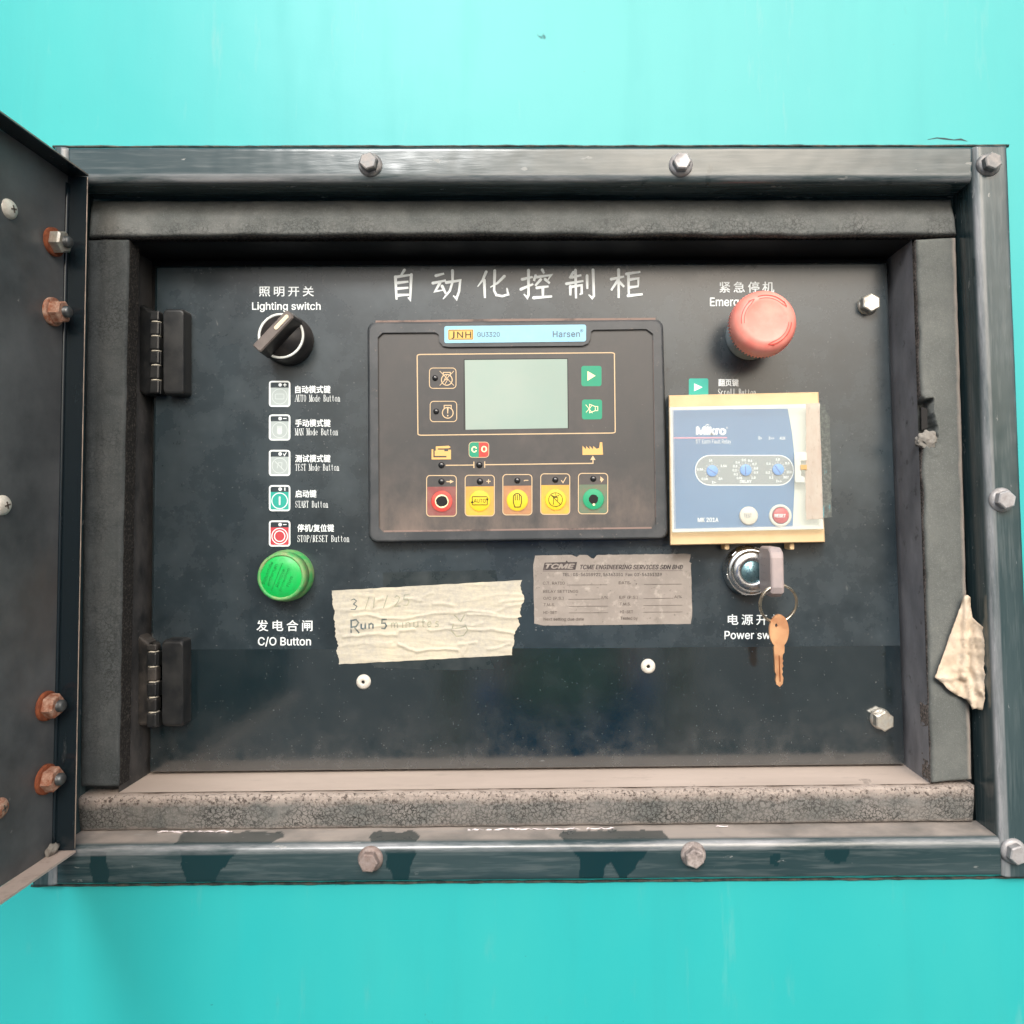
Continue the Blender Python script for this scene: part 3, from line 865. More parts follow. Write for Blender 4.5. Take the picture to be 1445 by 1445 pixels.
tx.text('发电合闸', 361.8, 874.9, 441, 890.8, .012, 1.42).text('C/O Button', 364, 898.6, 438.8, 912.5, .012, 1, 'inter')
tx.text('电源开关', 1027, 866.8, 1104, 882, .012, 1.40).text('Power switch', 1022.4, 890, 1111, 902, .012, 1, 'inter')
tx.build('lettering', TY, PRINT, panel)

# narrow serif lettering drawn stroke by stroke: heavy uprights, hairline bars, serifs
SER = {'A': ('D', [(0, 0, 50, 100, 5), (50, 100, 92, 0, 16), (18, 35, 72, 35, 5)], [(0, 0), (92, 0)]), 'U': ('', [(16, 100, 16, 25, 16), (16, 25, 30, 3, 10), (30, 3, 62, 3, 6), (62, 3, 78, 25, 6), (78, 25, 78, 100, 6)], [(16, 100), (78, 100)]),
 'T': ('', [(46, 0, 46, 100, 16), (4, 97, 88, 97, 6), (4, 97, 4, 78, 5), (88, 97, 88, 78, 5)], [(46, 0)]), 'O': ('O', [], []), 'M': ('', [(10, 0, 10, 100, 5), (10, 100, 48, 5, 14), (48, 5, 84, 100, 5), (86, 0, 86, 100, 15)], [(10, 0), (86, 0), (8, 100), (88, 100)]),
 'N': ('', [(12, 0, 12, 100, 5), (10, 100, 80, 0, 15), (82, 0, 82, 100, 5)], [(12, 0), (10, 100), (82, 100)]), 'E': ('', [(20, 0, 20, 100, 16), (20, 97, 78, 97, 6), (20, 52, 60, 52, 6), (20, 3, 82, 3, 6), (80, 3, 84, 22, 5), (78, 97, 78, 80, 5), (60, 42, 60, 62, 5)], []),
 'S': ('', [(76, 98, 76, 72, 5), (76, 76, 60, 97, 6), (60, 97, 32, 97, 6), (32, 97, 16, 78, 9), (16, 78, 22, 60, 13), (22, 60, 70, 40, 15), (70, 40, 78, 24, 13), (78, 24, 62, 3, 9), (62, 3, 30, 3, 6), (30, 3, 12, 26, 6), (12, 30, 12, 2, 5)], []),
 'R': ('', [(20, 0, 20, 100, 16), (20, 97, 56, 97, 6), (56, 97, 74, 84, 12), (74, 84, 74, 66, 14), (74, 66, 56, 52, 12), (56, 52, 20, 52, 6), (50, 52, 72, 8, 15), (72, 8, 90, 4, 8)], [(20, 0)]), 'P': ('', [(20, 0, 20, 100, 16), (20, 97, 58, 97, 6), (58, 97, 78, 84, 12), (78, 84, 78, 62, 14), (78, 62, 58, 48, 12), (58, 48, 20, 48, 6)], [(20, 0)]),
 'B': ('', [(20, 0, 20, 100, 16), (20, 97, 54, 97, 6), (54, 97, 70, 86, 12), (70, 86, 68, 66, 13), (68, 66, 52, 54, 8), (52, 54, 20, 54, 6), (52, 54, 76, 38, 10), (76, 38, 76, 18, 14), (76, 18, 56, 3, 10), (56, 3, 20, 3, 6)], []),
 'o': ('o', [], []), 'd': ('o', [(70, 0, 70, 100, 13)], [(70, 0)]), 'e': ('', [(14, 36, 78, 36, 6), (78, 36, 74, 54, 10), (74, 54, 48, 68, 7), (48, 68, 22, 56, 9), (22, 56, 16, 34, 14), (16, 34, 26, 10, 12), (26, 10, 50, 2, 7), (50, 2, 78, 14, 6)], []),
 'u': ('', [(18, 68, 18, 18, 14), (18, 18, 34, 3, 9), (34, 3, 62, 12, 6), (72, 68, 72, 0, 14)], [(72, 0)]), 't': ('', [(36, 90, 36, 14, 14), (36, 14, 50, 2, 9), (50, 2, 72, 10, 6), (8, 66, 70, 66, 6)], []),
 'n': ('', [(20, 68, 20, 0, 14), (20, 54, 44, 68, 6), (44, 68, 66, 58, 9), (70, 56, 70, 0, 14)], [(20, 0), (70, 0)]), 'c': ('', [(74, 54, 48, 68, 8), (48, 68, 22, 56, 9), (22, 56, 16, 34, 14), (16, 34, 26, 10, 12), (26, 10, 50, 2, 7), (50, 2, 78, 14, 6)], []),
 'r': ('', [(26, 68, 26, 0, 14), (26, 50, 46, 68, 6), (46, 68, 70, 62, 10)], [(26, 0)]), 'l': ('', [(42, 100, 42, 0, 14)], [(42, 0)]), '/': ('', [(16, -6, 74, 104, 6)], []), ' ': ('', [], [])}
def serif(art, body, x0, y0, x1, y1):
    n = len(body); cw = (x1 - x0) / (n - .1)
    for i, ch in enumerate(body):
        kind, st, sf = SER[ch]
        X = lambda a: x0 + cw * (i + a / 100 * .98)
        Y = lambda b: y1 - (y1 - y0) * b / 100
        if kind in ('O', 'o'):
            h = 50 if kind == 'O' else 34
            ox, ix = 40, 25
            A = [(X(46 + ox * cos(t_)), Y(h + h * sin(t_))) for t_ in [2 * pi * k / 20 for k in range(20)]]
            B = [(X(46 + ix * cos(t_)), Y(h + (h - 5) * sin(t_))) for t_ in [2 * pi * k / 20 for k in range(20)]]
            art.strip(A, B, True)
        for a, b, c, d, w in st:
            k = cw * .98 / 100 * (w * 1.0 + 3)
            art.line([(X(a), Y(b)), (X(c), Y(d))], k)
        for a, b in sf:
            art.line([(X(a - 20), Y(b + (3 if b < 50 else -3))), (X(a + 20), Y(b + (3 if b < 50 else -3)))], .7)
rows = [('自动模式键', 'AUTO Mode Button', 537.5, 480, 466.5, '+'), ('手动模式键', 'MAN Mode Button', 585, 477, 466.5, '-'), ('测试模式键', 'TEST Mode Button', 635, 478.6, 466.5, 'v'),
        ('启动键', 'START Button', 684.7, 463, 446.6, 'i'), ('停机/复位键', 'STOP/RESET Button', 734.6, 493, 471.4, '-')]
for k, (zh, en, ty, xe, xz, sy) in enumerate(rows):
    lt = Art(); dx = 3 if k == 4 else 0
    o0 = 6.5 if k < 4 else 5
    lt.text(zh, 416.5 + dx, ty + o0, xz, ty + o0 + 11, .022)
    e0 = 19.6 if k < 4 else 20.6
    if k == 3: e0 = 22
    serif(lt, en, 416.5 + dx, ty + e0, xe, ty + e0 + 9.6)
    lt.build('lettering', TY, PRINT, panel)
    sm = Art()
    x0, x1, y1 = 379.6, 409.6, ty + 36.5
    fillm = 1 if k < 3 else (2 if k == 3 else 3)
    sm.rr(x0 + 1.6, ty + 9.5, x1 - 1.6, y1 - 1.5, 1.5, fillm)
    sm.rrline(x0 + 1, ty + 1, x1 - 1, y1 - 1, 3.2, 2.3, 0)
    sm.disc(395.3, ty + 5.6, 2.5, 0, 16)
    X_ = 402
    if sy == '+': sm.line([(X_ - 2.4, ty + 5.6), (X_ + 2.4, ty + 5.6)], 1.2).line([(X_, ty + 3.2), (X_, ty + 8)], 1.2)
    elif sy == '-': sm.line([(X_ - 2.6, ty + 5.6), (X_ + 2.4, ty + 5.6)], 1.3)
    elif sy == 'v': sm.line([(X_ - 2.4, ty + 5), (X_ - .6, ty + 8), (X_ + 2.2, ty + 3)], 1.2)
    else: sm.line([(X_, ty + 3), (X_, ty + 8)], 1.6)
    cy = ty + 22
    if k < 3:
        sm.ring(394.6, cy, 10.6, .8, 4)
        if k == 0: sm.rrline(388.5, cy - 3.5, 400.7, cy + 3.5, 1, .7, 4)
        elif k == 1: sm.rr(391, cy - 3, 398, cy + 6, 2.5, 4); [sm.line([(391.8 + j * 1.8, cy - 6), (391.8 + j * 1.8, cy)], 1.2, mi=4) for j in range(4)]
        else: sm.line([(388, cy - 6), (401, cy + 7)], .9, mi=4); sm.line([(391, cy + 4), (393, cy - 4), (398, cy - 4), (397, cy + 4)], .8, mi=4)
    elif k == 3: sm.ring(394.6, cy, 11, 1.3, 0).line([(394.6, cy - 6), (394.6, cy + 6)], 2.2)
    else: sm.ring(394.6, cy, 11, 1.4, 0).ring(394.6, cy, 7.4, 1.4, 0)
    sm.build('printed_symbol', TY, [PRINT, PRINTG, PRINTT, PRINTR, plain('grey_outline_print', (200, 210, 210), .5)], panel)
sm = Art(); sm.rr(972, 534, 999.5, 562, 2.5, 1); sm.poly([(979.5, 541), (979.5, 552), (991.5, 546.4)])
sm.build('printed_symbol', TY, [PRINT, PRINTT], panel)
lt = Art(); lt.text('翻页键', 1013.4, 534.6, 1042.5, 545.2, .03); serif(lt, 'Scroll Button', 1013, 548.4, 1067, 558.4); lt.build('lettering', TY, PRINT, panel)
for px, py in ((1231, 426), (1250, 1019)):
    p = U(px, py, PY - 8); hexbolt((p.x, PY - .1, p.z), 6.2, 5.6, 6.6, 1.6, 'bolt', ZINC, panel, .5)
for px, py in ((512, 963), (915, 941)):
    p = U(px, py, PY - 2); g = G()
    g.lathe([(4.6, 0), (4.5, -.7), (3.6, -1.7), (2.2, -2.1), (1.25, -2.1), (1.1, -.6), (.01, -.6)], (p.x, PY, p.z), 32)
    r_ = g.build('rivet', IVORY, panel)
    G().lathe([(1.12, -.75), (.01, -.75)], (p.x, PY, p.z), 16).build('rivet_hole', BLACKH, r_)

# ------------------------------------------------------------------ panel hinges
def hinge(x0, x1, kx0, kx1, y0, y1, slots, label, M1, M2):
    c = U((x0 + x1) / 2, (y0 + y1) / 2, PY)
    h = thing('panel_hinge', label, 'hinge', c, 'hinges on the left edge of the black panel')
    YF = 40.0
    def leaf(name, pts, y_f, slope, m_):
        # pts: outline pixels on the front plane, clockwise
        g = G()
        P = [U(a_, b_, y_f + slope * (kx0 - a_)) for a_, b_ in pts]
        cc = sum(P, Vector()) / len(P)
        def ins(k, dy): return [Vector((p.x + (cc - p).normalized().x * k, p.y + dy, p.z + (cc - p).normalized().z * k)) for p in P]
        g.prism([ins(-.6, PY - y_f + .4), ins(-.5, 2.4), ins(0, 1.0), ins(.8, .25), ins(1.8, 0)], smooth=False)
        return g.build(name, m_, h)
    leaf('hinge_leaf', rrp(kx1 - 1, y0 + 8, x1 - 9, y1 - 1, 5, 3), YF, 0, M1)
    leaf('hinge_leaf', [(x0 + 1, y0 + 4), (x0 + 16, y0 + 2), (kx0 - 2.5, y0 + 12), (kx0 - 2.5, y1 - 2), (x0 + 18, y1 - 1), (x0 + 5, y1 - 8), (x0 + 1, y1 - 16)], YF + .5, .12, M2)
    a_, b_ = U((kx0 + kx1) / 2 - 3, y0 + 12, YF + 2.4), U((kx0 + kx1) / 2 - 3, y1 - 1, YF + 2.4)
    cuts = [y0 + 11] + slots + [y1]
    for i in range(len(cuts) - 1):
        g = G()
        p, q = U((kx0 + kx1) / 2 - 3, cuts[i] + .8, YF + 2.6), U((kx0 + kx1) / 2 - 3, cuts[i + 1] - .8, YF + 2.6)
        g.box((p.x - 3.2, p.y - 3.0, q.z), (p.x + 3.2, p.y + 3, p.z), 1.1, 2)
        if i % 2 == 0: g.box((p.x - 3.4, YF + 1.2, q.z), (p.x, YF + 9, p.z), .2)
        else: g.box((p.x, YF + 1.2, q.z), (p.x + 3.6, YF + 9, p.z), .2)
        g.build('knuckle', M1 if i % 2 else M2, h)
    g = G()
    for s_ in slots:
        p, q = U((kx0 + kx1) / 2 - 3, s_ - .7, YF + 2.6), U((kx0 + kx1) / 2 - 3, s_ + .7, YF + 2.6)
        g.tube([p, q], 3.0, 16)
    g.build('pin', HPIN, h)
hinge(185, 268, 217, 231, 428, 557, [455, 475, 496, 516, 537], 'black plastic hinge at the upper left of the panel, beside the lighting switch', HINGE, HINGE)
hinge(180, 267, 211.5, 229, 896, 1026, [919, 940, 961.5, 983, 1004], 'black plastic hinge with dusty top, lower left beside the glossy strip', HINGE, HINGED)

# ------------------------------------------------------------------ lighting switch
pf = U(396.5, 474, PY - 14); cx, cz = pf.x, pf.z
sw = thing('rotary_switch', 'black rotary knob with white ring and cream pointer under the Lighting switch lettering', 'switch', (cx, PY, cz))
g = G(); g.lathe([(16.2, 0), (16.2, -4), (15.6, -5), (15.2, -13.2), (14.9, -13.8), (.01, -13.8)], (cx, PY, cz), 64)
g.build('collar', KNOB, sw)
G().lathe([(14.6, -13.6), (14.5, -14.4), (13.2, -14.4), (13.0, -13.6)], (cx, PY, cz), 64).build('ring', RINGW, sw)
G().lathe([(12.9, -13.9), (12.7, -14.8), (.01, -15.0)], (cx, PY, cz), 48).build('knob_disc', KNOB, sw)
ang = radians(47)
R_ = Matrix.Translation(Vector((cx, PY, cz))) @ Matrix.Rotation(-ang, 4, 'Y')
g = G()
def lv(w, l, y): return [R_ @ Vector(p) for p in ((-l, y, -w + .8), (-l + .8, y, -w), (l - 1.2, y, -w), (l, y, -w + 1.2), (l, y, w - 1.2), (l - 1.2, y, w), (-l + .8, y, w), (-l, y, w - .8))]
g.prism([lv(4.6, 15.8, -14.2), lv(3.4, 15.2, -26)], cap1=False); g.prism([lv(3.4, 15.2, -26), lv(2.7, 14.5, -26.8)], mi=1, cap0=False)
g.build('lever', [KNOB, KNOBT], sw)
g = G(); g.prism([[R_ @ Vector((a_, -26.75, b_)) for a_, b_ in rrp(1.5, -1.25, 13.2, 1.25, 1.1)], [R_ @ Vector((a_, -27.1, b_)) for a_, b_ in rrp(1.6, -1.15, 13.1, 1.15, 1.0)]])
g.build('pointer', CREAM, sw)

# ------------------------------------------------------------------ green push button
pf = U(396, 814, PY - 14); cx, cz = pf.x, pf.z
pb_ = thing('push_button', 'bright green round push button with moulded writing, above the C/O Button lettering', 'push button', (cx, PY, cz))
G().lathe([(16.2, 0), (16.2, -5), (15.4, -6.2), (15.2, -7)], (cx, PY, cz), 64).build('collar', GREENR, pb_)
g = G(); g.lathe([(14.8, -6.5), (15.3, -8), (15.0, -9.6), (15.4, -10.4), (15.0, -12.5), (14.3, -13.6), (13.4, -13.9), (13.0, -13.6), (12.7, -13.2)], (cx, PY, cz), 64)
g.build('rim', GREENR, pb_)
G().lathe([(12.9, -13.0), (12.6, -13.3), (6, -13.5), (.01, -13.55)], (cx, PY, cz), 64).build('cap', GREEN, pb_)
la = Art(); cpx, cpy = 394, 814
def rot70(x, y):
    a = radians(-68); return cpx + (x * cos(a) - y * sin(a)), cpy + (x * sin(a) + y * cos(a))
for s_, w, yv in (('Schutzfolie', 17, -15.5), ('entfernen', 16, -8.5), ('Remove', 13.5, 4), ('protection', 17, 10.5), ('film', 8, 18)):
    la.text(s_, -w - 1, yv - 4.6, w - 1, yv, 0, 1, 'inter', fn=rot70)
la.line([rot70(-22, -3.2), rot70(20, -3.2)], .8)
la.build('moulded_text', PY - 13.75, GREENT, pb_)

# ------------------------------------------------------------------ emergency stop
pf = U(1075, 458, 20); cx, cz = pf.x, pf.z
es = thing('emergency_stop_button', 'faded red mushroom button with turning arrows, at the upper right of the panel', 'emergency stop', (cx, PY, cz))
G().lathe([(15.5, 0), (15.5, -3), (13.5, -4), (13, -12), (11.8, -12.5), (11.5, -27)], (cx, PY, cz), 48).build('collar', COLLAR, es)
g = G(); g.lathe([(11, -24), (17.2, -25), (19.2, -26.5), (19.8, -29), (19.8, -32), (19.2, -35.6), (17.8, -38.2), (15.3, -39.8), (13, -40.2), (12, -40.0), (10.5, -39.7), (5, -39.4), (.01, -39.3)], (cx, PY, cz), 96)
for k in range(60):
    a = 2 * pi * k / 60
    g.box((-.35, -32, 19.2), (.35, -26.3, 19.95), 0, mat=Matrix.Translation(Vector((cx, PY, cz))) @ Matrix.Rotation(a, 4, 'Y'))
g.build('mushroom_head', REDH, es)
aw = Art()
EX, EZ = project(Vector((cx, 10, cz)))
for a0, a1, tip in ((-110, -42, 1), (172, 232, 1), (5, 78, 1)):
    aw.ring(EX, EZ, 35.5, 1.2, 0, 20, radians(a0), radians(a1))
    aw.ring(EX, EZ, 31.5, .8, 0, 20, radians(a0), radians(a1 - 6))
    c = (EX + 34 * cos(radians(a1)), EZ + 34 * sin(radians(a1)))
    t_ = radians(a1 + 90)
    for d_ in (2.5, -2.5):
        aw.line([(c[0] + 5 * cos(t_), c[1] + 5 * sin(t_)), (c[0] + 4.6 * cos(t_ + d_), c[1] + 4.6 * sin(t_ + d_))], 1.1)
def onhead(a_, b_, dy):
    p = U(a_, b_, 10.2); r = math.hypot(p.x - cx, p.z - cz)
    y = 9.8 if r < 13 else 9.8 + (r - 13) ** 2 * .05
    return Vector((p.x, y - .16 - dy, p.z))
aw.build('arrow_marks', 10, REDA, es, pos=onhead)

# ------------------------------------------------------------------ generator controller
CY = 40.0
gc = U(730, 610, PY)
ctl = thing('generator_controller', 'grey generator controller with pale LCD screen and five keys in the middle of the panel', 'controller', gc)
CQ = ((520, 456), (934, 452), (942, 759), (522, 764))
def Cq(u, v):
    a = (CQ[0][0] + (CQ[1][0] - CQ[0][0]) * u, CQ[0][1] + (CQ[1][1] - CQ[0][1]) * u)
    b = (CQ[3][0] + (CQ[2][0] - CQ[3][0]) * u, CQ[3][1] + (CQ[2][1] - CQ[3][1]) * u)
    return a[0] + (b[0] - a[0]) * v, a[1] + (b[1] - a[1]) * v
def ring_px(grow, r, y, n=6):
    o = []
    for a_, b_ in rrp(0 - grow, 0 - grow, 414 + grow, 308 + grow, r, n):
        u, v = a_ / 414, b_ / 308
        o.append(U(*Cq(u, v), y))
    return o
# bezel = outer rounded body, face ring with the inner opening cut out
inner = [(540, 469.4), (614, 468.9), (619, 472), (620, 482), (625, 488.3), (634, 489.6), (822, 487.8), (830, 484.5), (833, 478), (834, 468), (838, 465.3), (912, 464.2), (921.6, 471), (926, 739.5), (919.5, 746.2), (541.5, 751.3), (534.5, 744.5), (533, 476)]
g = G()
L0 = ring_px(1.5, 12, PY - .1); L1 = ring_px(1, 12, CY + 2); L2 = ring_px(0, 11, CY + .4); L3 = ring_px(-1.6, 10, CY)
g.prism([L0, L1, L2, L3], smooth=False, cap0=False, cap1=False)
outer2d = [(Cq(a_ / 414, b_ / 308)) for a_, b_ in rrp(1.6, 1.6, 412.4, 306.4, 10, 6)]
tri = tessellate_polygon([[Vector((a_, b_, 0)) for a_, b_ in outer2d], [Vector((a_, b_, 0)) for a_, b_ in inner]])
allp = [U(a_, b_, CY) for a_, b_ in outer2d] + [U(a_, b_, CY) for a_, b_ in inner]
g.add(allp, [tuple(t_) for t_ in tri])
g.prism([[U(a_, b_, CY) for a_, b_ in inner], [U(a_, b_, CY + 1.6) for a_, b_ in inner]], cap0=False, cap1=False)
g.build('bezel', BEZEL, ctl)
lip = Art()
lip.strip([(530, 452.3), (600, 451.5), (700, 450), (800, 449.3), (925, 448.4)], [(530, 456.2), (600, 455.6), (700, 454.4), (800, 453.4), (925, 452.4)])
lip.build('gasket_edge', PY - 8.2, LIPD, ctl)
g = G(); FYc = CY + 1.5
g.add([U(a_, b_, FYc) for a_, b_ in ((531, 466), (926, 461), (930, 750), (531, 755))], [(0, 1, 2, 3)])
g.build('faceplate', FACE, ctl)
ay = FYc - .08
a_ = Art(); a_.strip([(541.5, 748.5), (700, 746.5), (919.5, 743.5)], [(541.5, 751), (700, 749), (919.5, 746)]); a_.strip([(921, 480), (925, 730)], [(922.6, 480), (926.4, 730)])
a_.build('dust_line', ay - .05, GLINE if False else LIPD, ctl)
# brand strip
bs = Art(); bs.rr(627, 459, 827, 483, 3)
def sh(x, y): return x, y - (x - 627) * .0115 + 1.2
b_o = bs.build('brand_strip', CY - .25, BRANDB, ctl, fn=sh)
bt = Art(); bt.rr(632.3, 464, 668, 478.6, 1.5, 0); bt.rrline(633.4, 465, 667, 477.6, 1, .8, 1)
bt.text('J', 637, 466.5, 641.5, 477, .01, mi=1).text('N', 645, 467, 653.5, 476, .01, mi=1).text('H', 656.5, 467, 665, 476, .01, mi=1)
bt.text('GU3320', 673.3, 468, 705.3, 475, .012, 1, 'inter', mi=2).text('Harsen', 780, 467.6, 818.4, 476.6, .012, 1.05, 'inter', mi=2).text('®', 818.6, 465.2, 823.2, 469.8, 0, mi=2)
bt.build('lettering', CY - .3, [GOLD, DARKT, GREYT], b_o, fn=sh)
# line work and icons
ln = Art()
def sk(x, y): return x, y
pts = []
for (x, y) in rrp(0, 0, 1, 1, .018, 5): pts.append((588.6 + (867 - 588.6) * x + (y * 1.2), 500.2 - x * 2.6 + y * (114 + x * -.6)))
ln.line(pts, 1.5, True)
ln.rrline(606, 519.3, 643.5, 548, 5, 1.1); ln.rrline(607, 566.3, 644.5, 595, 5, 1.1)
ln.ring(630.5, 536, 7.6, 1.3); ln.line([(625.5, 530), (625.5, 525.5), (635.5, 525.5), (635.5, 530)], 1.2); ln.line([(620.5, 523.5), (640.5, 544)], .9); ln.line([(640.5, 523.5), (620.5, 544)], .9); ln.line([(631, 528), (627, 536), (632, 535), (628, 542)], 1)
ln.ring(631.8, 582.5, 7.6, 1.3); ln.line([(626.8, 576.5), (626.8, 572), (636.8, 572), (636.8, 576.5)], 1.2); ln.line([(631.8, 575), (631.8, 583.5)], [2.4, 1.1]); ln.disc(631.8, 586.6, 1.1, n=10)
ln.line([(629, 656.6), (668.7, 656.2)], 1.4); ln.line([(668.7, 651.4), (668.7, 660.5)], 1.4); ln.line([(684, 651), (684, 660)], 1.4); ln.line([(684, 655.8), (836.8, 653.8), (836.8, 648)], 1.5)
ln.poly([(832.8, 649), (840.4, 649), (836.6, 642.8)])
ln.build('line_print', ay, GLINE, ctl)
ic = Art()
ic.poly([(609, 634), (611.5, 634), (611.5, 645.5), (630, 645.5), (630, 643.3), (613.4, 643.3), (613.4, 636), (615, 636), (615, 630), (633, 629), (636, 631), (633, 632.6), (617.5, 632.8), (617.5, 634.6), (627, 634.6), (627, 636.8), (632.5, 636.8), (632.5, 634.6), (636.4, 634.6), (636.4, 648.2), (609, 648.4)])
ic.poly([(822, 642), (822, 629), (827, 634), (827, 629.4), (832, 634), (832, 629.4), (837, 634), (837, 629.4), (842, 633.4), (845.5, 632), (846.5, 624), (849.8, 624), (851, 641.5)])
ic.build('pictogram', ay, GTAN, ctl)
co = Art(); co.poly(rrp(661.6, 623.6, 690, 645.6, 5)[:0] or [(675.6, 623.6), (675.6, 645.6), (666, 645.6), (662.6, 644.2), (661.4, 640.6), (661.4, 628.6), (662.6, 625), (666, 623.6)], mi=0)
co.poly([(675.8, 623.6), (675.8, 645.6), (685.6, 645.6), (689, 644.2), (690.2, 640.6), (690.2, 628.6), (689, 625), (685.6, 623.6)], mi=1)
co.rrline(661.8, 623.8, 689.8, 645.4, 5, .8, 3)
co.text('C', 665.2, 629.6, 673, 638.6, .03, 1, 'inter', mi=2); co.text('O', 679, 629.2, 687.4, 638.2, .03, 1, 'inter', mi=2)
co.build('breaker_key', ay, [TEALB, KRED, CREAMP, GLINE], ctl)
scr = Art(); scr.poly([(655.7, 508), (800.4, 506.6), (801.2, 604), (657, 606.4)])
g = G()
sq = [(655.7, 508), (800.4, 506.6), (801.2, 604), (657, 606.4)]
scr.build('screen', ay, LCD, ctl)
fm = Art(); fm.line([(655, 606.6), (655.0, 507.4), (801, 506), (801.9, 604.6)], .9); fm.build('screen_edge', ay - .02, BLACKH, ctl)
kb = Art(); kb.rr(820.3, 516.3, 848.8, 545, 3.5); o_k = kb.build('key', ay, TEALB, ctl)
kb = Art(); kb.poly([(829, 523.6), (829, 537.4), (840.5, 530.2)]); kb.build('symbol', ay - .05, CREAMP, o_k)
kb = Art(); kb.rr(821.2, 563.8, 849.6, 591.8, 3.5); o_k = kb.build('key', ay, TEALB, ctl)
kb = Art(); kb.line([(832, 570.5), (840, 573.6), (843.6, 573.6), (843.6, 579.4), (840, 579.4), (832, 582.6)], .9, True); kb.line([(840, 573.6), (840, 579.4)], .8); kb.line([(826.6, 571), (836, 583)], .8); kb.line([(827, 582), (836, 571.5)], .8)
kb.build('symbol', ay - .05, CREAMP, o_k)
# the five large keys
keys = [(602, 671, 644, 728.4, 623.4, 707.3, KREDD, KRED), (656.4, 670.6, 697.6, 728, 677, 706.6, KORG, KYEL), (709.6, 669.6, 750.6, 726.6, 730, 706, KBRN, KYEL), (763, 668.6, 804, 725.8, 784, 705, KORG, KYEL), (816.2, 668, 857.6, 725, 837.4, 704.3, KGRND, KGRN)]
for i, (x0, y0, x1, y1, kx, ky, mf, mc) in enumerate(keys):
    A = Art(); A.p.append(([p for p in rrp(x0 + .8, y0 + 8, x1 - .8, y1 - .6, 4) if p[1] > y0 + 16] + [(x0 + .8, y0 + 16), (x1 - .8, y0 + 16)], [], 0)); A.p.pop()
    A.poly([(x0 + .9, y0 + 16), (x1 - .9, y0 + 15.6)] + [p for p in rrp(x0 + .9, y0, x1 - .9, y1 - .8, 4) if p[1] > y0 + 20])
    ko = A.build('key', ay, mf, ctl)
    A = Art(); A.rrline(x0, y0, x1, y1, 5, 1.2, 0)
    X_, Y_ = x0 + 33, y0 + 8.6
    if i == 0: A.line([(x0 + 28, Y_), (x0 + 34, Y_)], 1.6).poly([(x0 + 33, Y_ - 2.6), (x0 + 38.5, Y_), (x0 + 33, Y_ + 2.6)])
    elif i == 1: A.line([(X_ - 3, Y_), (X_ + 3, Y_)], 1.3).line([(X_, Y_ - 3), (X_, Y_ + 3)], 1.3)
    elif i == 2: A.line([(X_ - 3.4, Y_ + .5), (X_ - 2, Y_ - .4), (X_ + 3, Y_ - .4)], 1.2)
    elif i == 3: A.line([(X_ - 4, Y_ + .5), (X_ - 1.5, Y_ + 4), (X_ + 3, Y_ - 4)], 1.2)
    else: A.poly([(X_ - 2, Y_ - 4.4), (X_ + 3, Y_ - .2), (X_ - 1, Y_ + 4.4), (X_ - 1.2, Y_ + 1.5), (X_ - 2.8, Y_ + 1.5), (X_ - 2, Y_ - 1)])
    A.build('key_outline', ay - .03, GLINE, ko)
    c = U(kx, ky, FYc); g = G(); rr_ = 15.4 * (FYc + D0) / F
    g.lathe([(rr_, 0), (rr_ - .2, -.35), (rr_ - .7, -.5), (.01, -.55)], c, 48); dm = g.build('dome', mc, ko)
    A = Art()
    if i in (0, 4):
        if i == 0: A.disc(kx, ky, 9.6, 1)
        n = 26; A.poly([(kx + (8.2 - (i == 4) * 1.6 + random.uniform(-.5, .5)) * cos(2 * pi * k / n), ky + (7.6 - (i == 4) * .8 + random.uniform(-.4, .4)) * sin(2 * pi * k / n)) for k in range(n)], mi=0)
        if i == 4: A.disc(kx + .6, ky + 7.6, 1.8, 1, 8)
    elif i == 1:
        A.rrline(kx - 10.6, ky - 5.8, kx + 10.6, ky + 5.8, 1, .9); A.text('AUTO', kx - 8.4, ky - 2.6, kx + 8.4, ky + 2.6, 0, 1, 'inter')
        A.poly([(kx + 8.4, ky - 3), (kx + 12.8, ky - 3), (kx + 10.6, ky + .4)]); A.poly([(kx - 8.4, ky + 3), (kx - 12.8, ky + 3), (kx - 10.6, ky - .4)])
    elif i == 2:
        A.line([(kx - 5.6, ky + 3), (kx - 5.6, ky - 6), (kx - 3, ky - 9), (kx - .2, ky - 9.8), (kx + 2.8, ky - 9), (kx + 5.6, ky - 6), (kx + 6, ky + 3), (kx + 4, ky + 9.4), (kx - 3.6, ky + 9.4)], 1.1, True)
        for dx_ in (-2.9, 0, 2.9): A.line([(kx + dx_, ky - 8), (kx + dx_, ky)], .9)
    else:
        A.ring(kx, ky, 9.8, .7); A.line([(kx - 7, ky - 7), (kx + 7, ky + 7)], .8); A.line([(kx - 3, ky + 7), (kx - 3, ky - 3), (kx + 3, ky - 3), (kx + 3, ky + 2)], .7); A.line([(kx - 6, ky - 6), (kx - 1, ky - 4), (kx + 5, ky - 6)], .9); A.line([(kx, ky - 9), (kx + 1, ky - 3)], .7)
    A.ring(kx, ky, 15.0, .4, 2)
    A.build('symbol', FYc - .72, [BLACKH, CREAMP, KORG if 0 < i < 4 else mf], dm)
for px, py, r in ((614, 533.5, 4.2), (615.5, 580.5, 4.2), (623, 656.4, 4.6), (676.4, 656, 4.6), (623, 679.5, 4.6), (677.3, 679.3, 4.6), (730, 678, 4.4), (783.6, 677, 4.4), (837.2, 675.5, 4.4)):
    c = U(px, py, FYc); k = r * .445
    G().lathe([(k, .1), (k * .95, -.5), (k * .7, -1.0), (k * .35, -1.25), (.01, -1.3)], c, 24).build('indicator_lamp', LED, ctl)

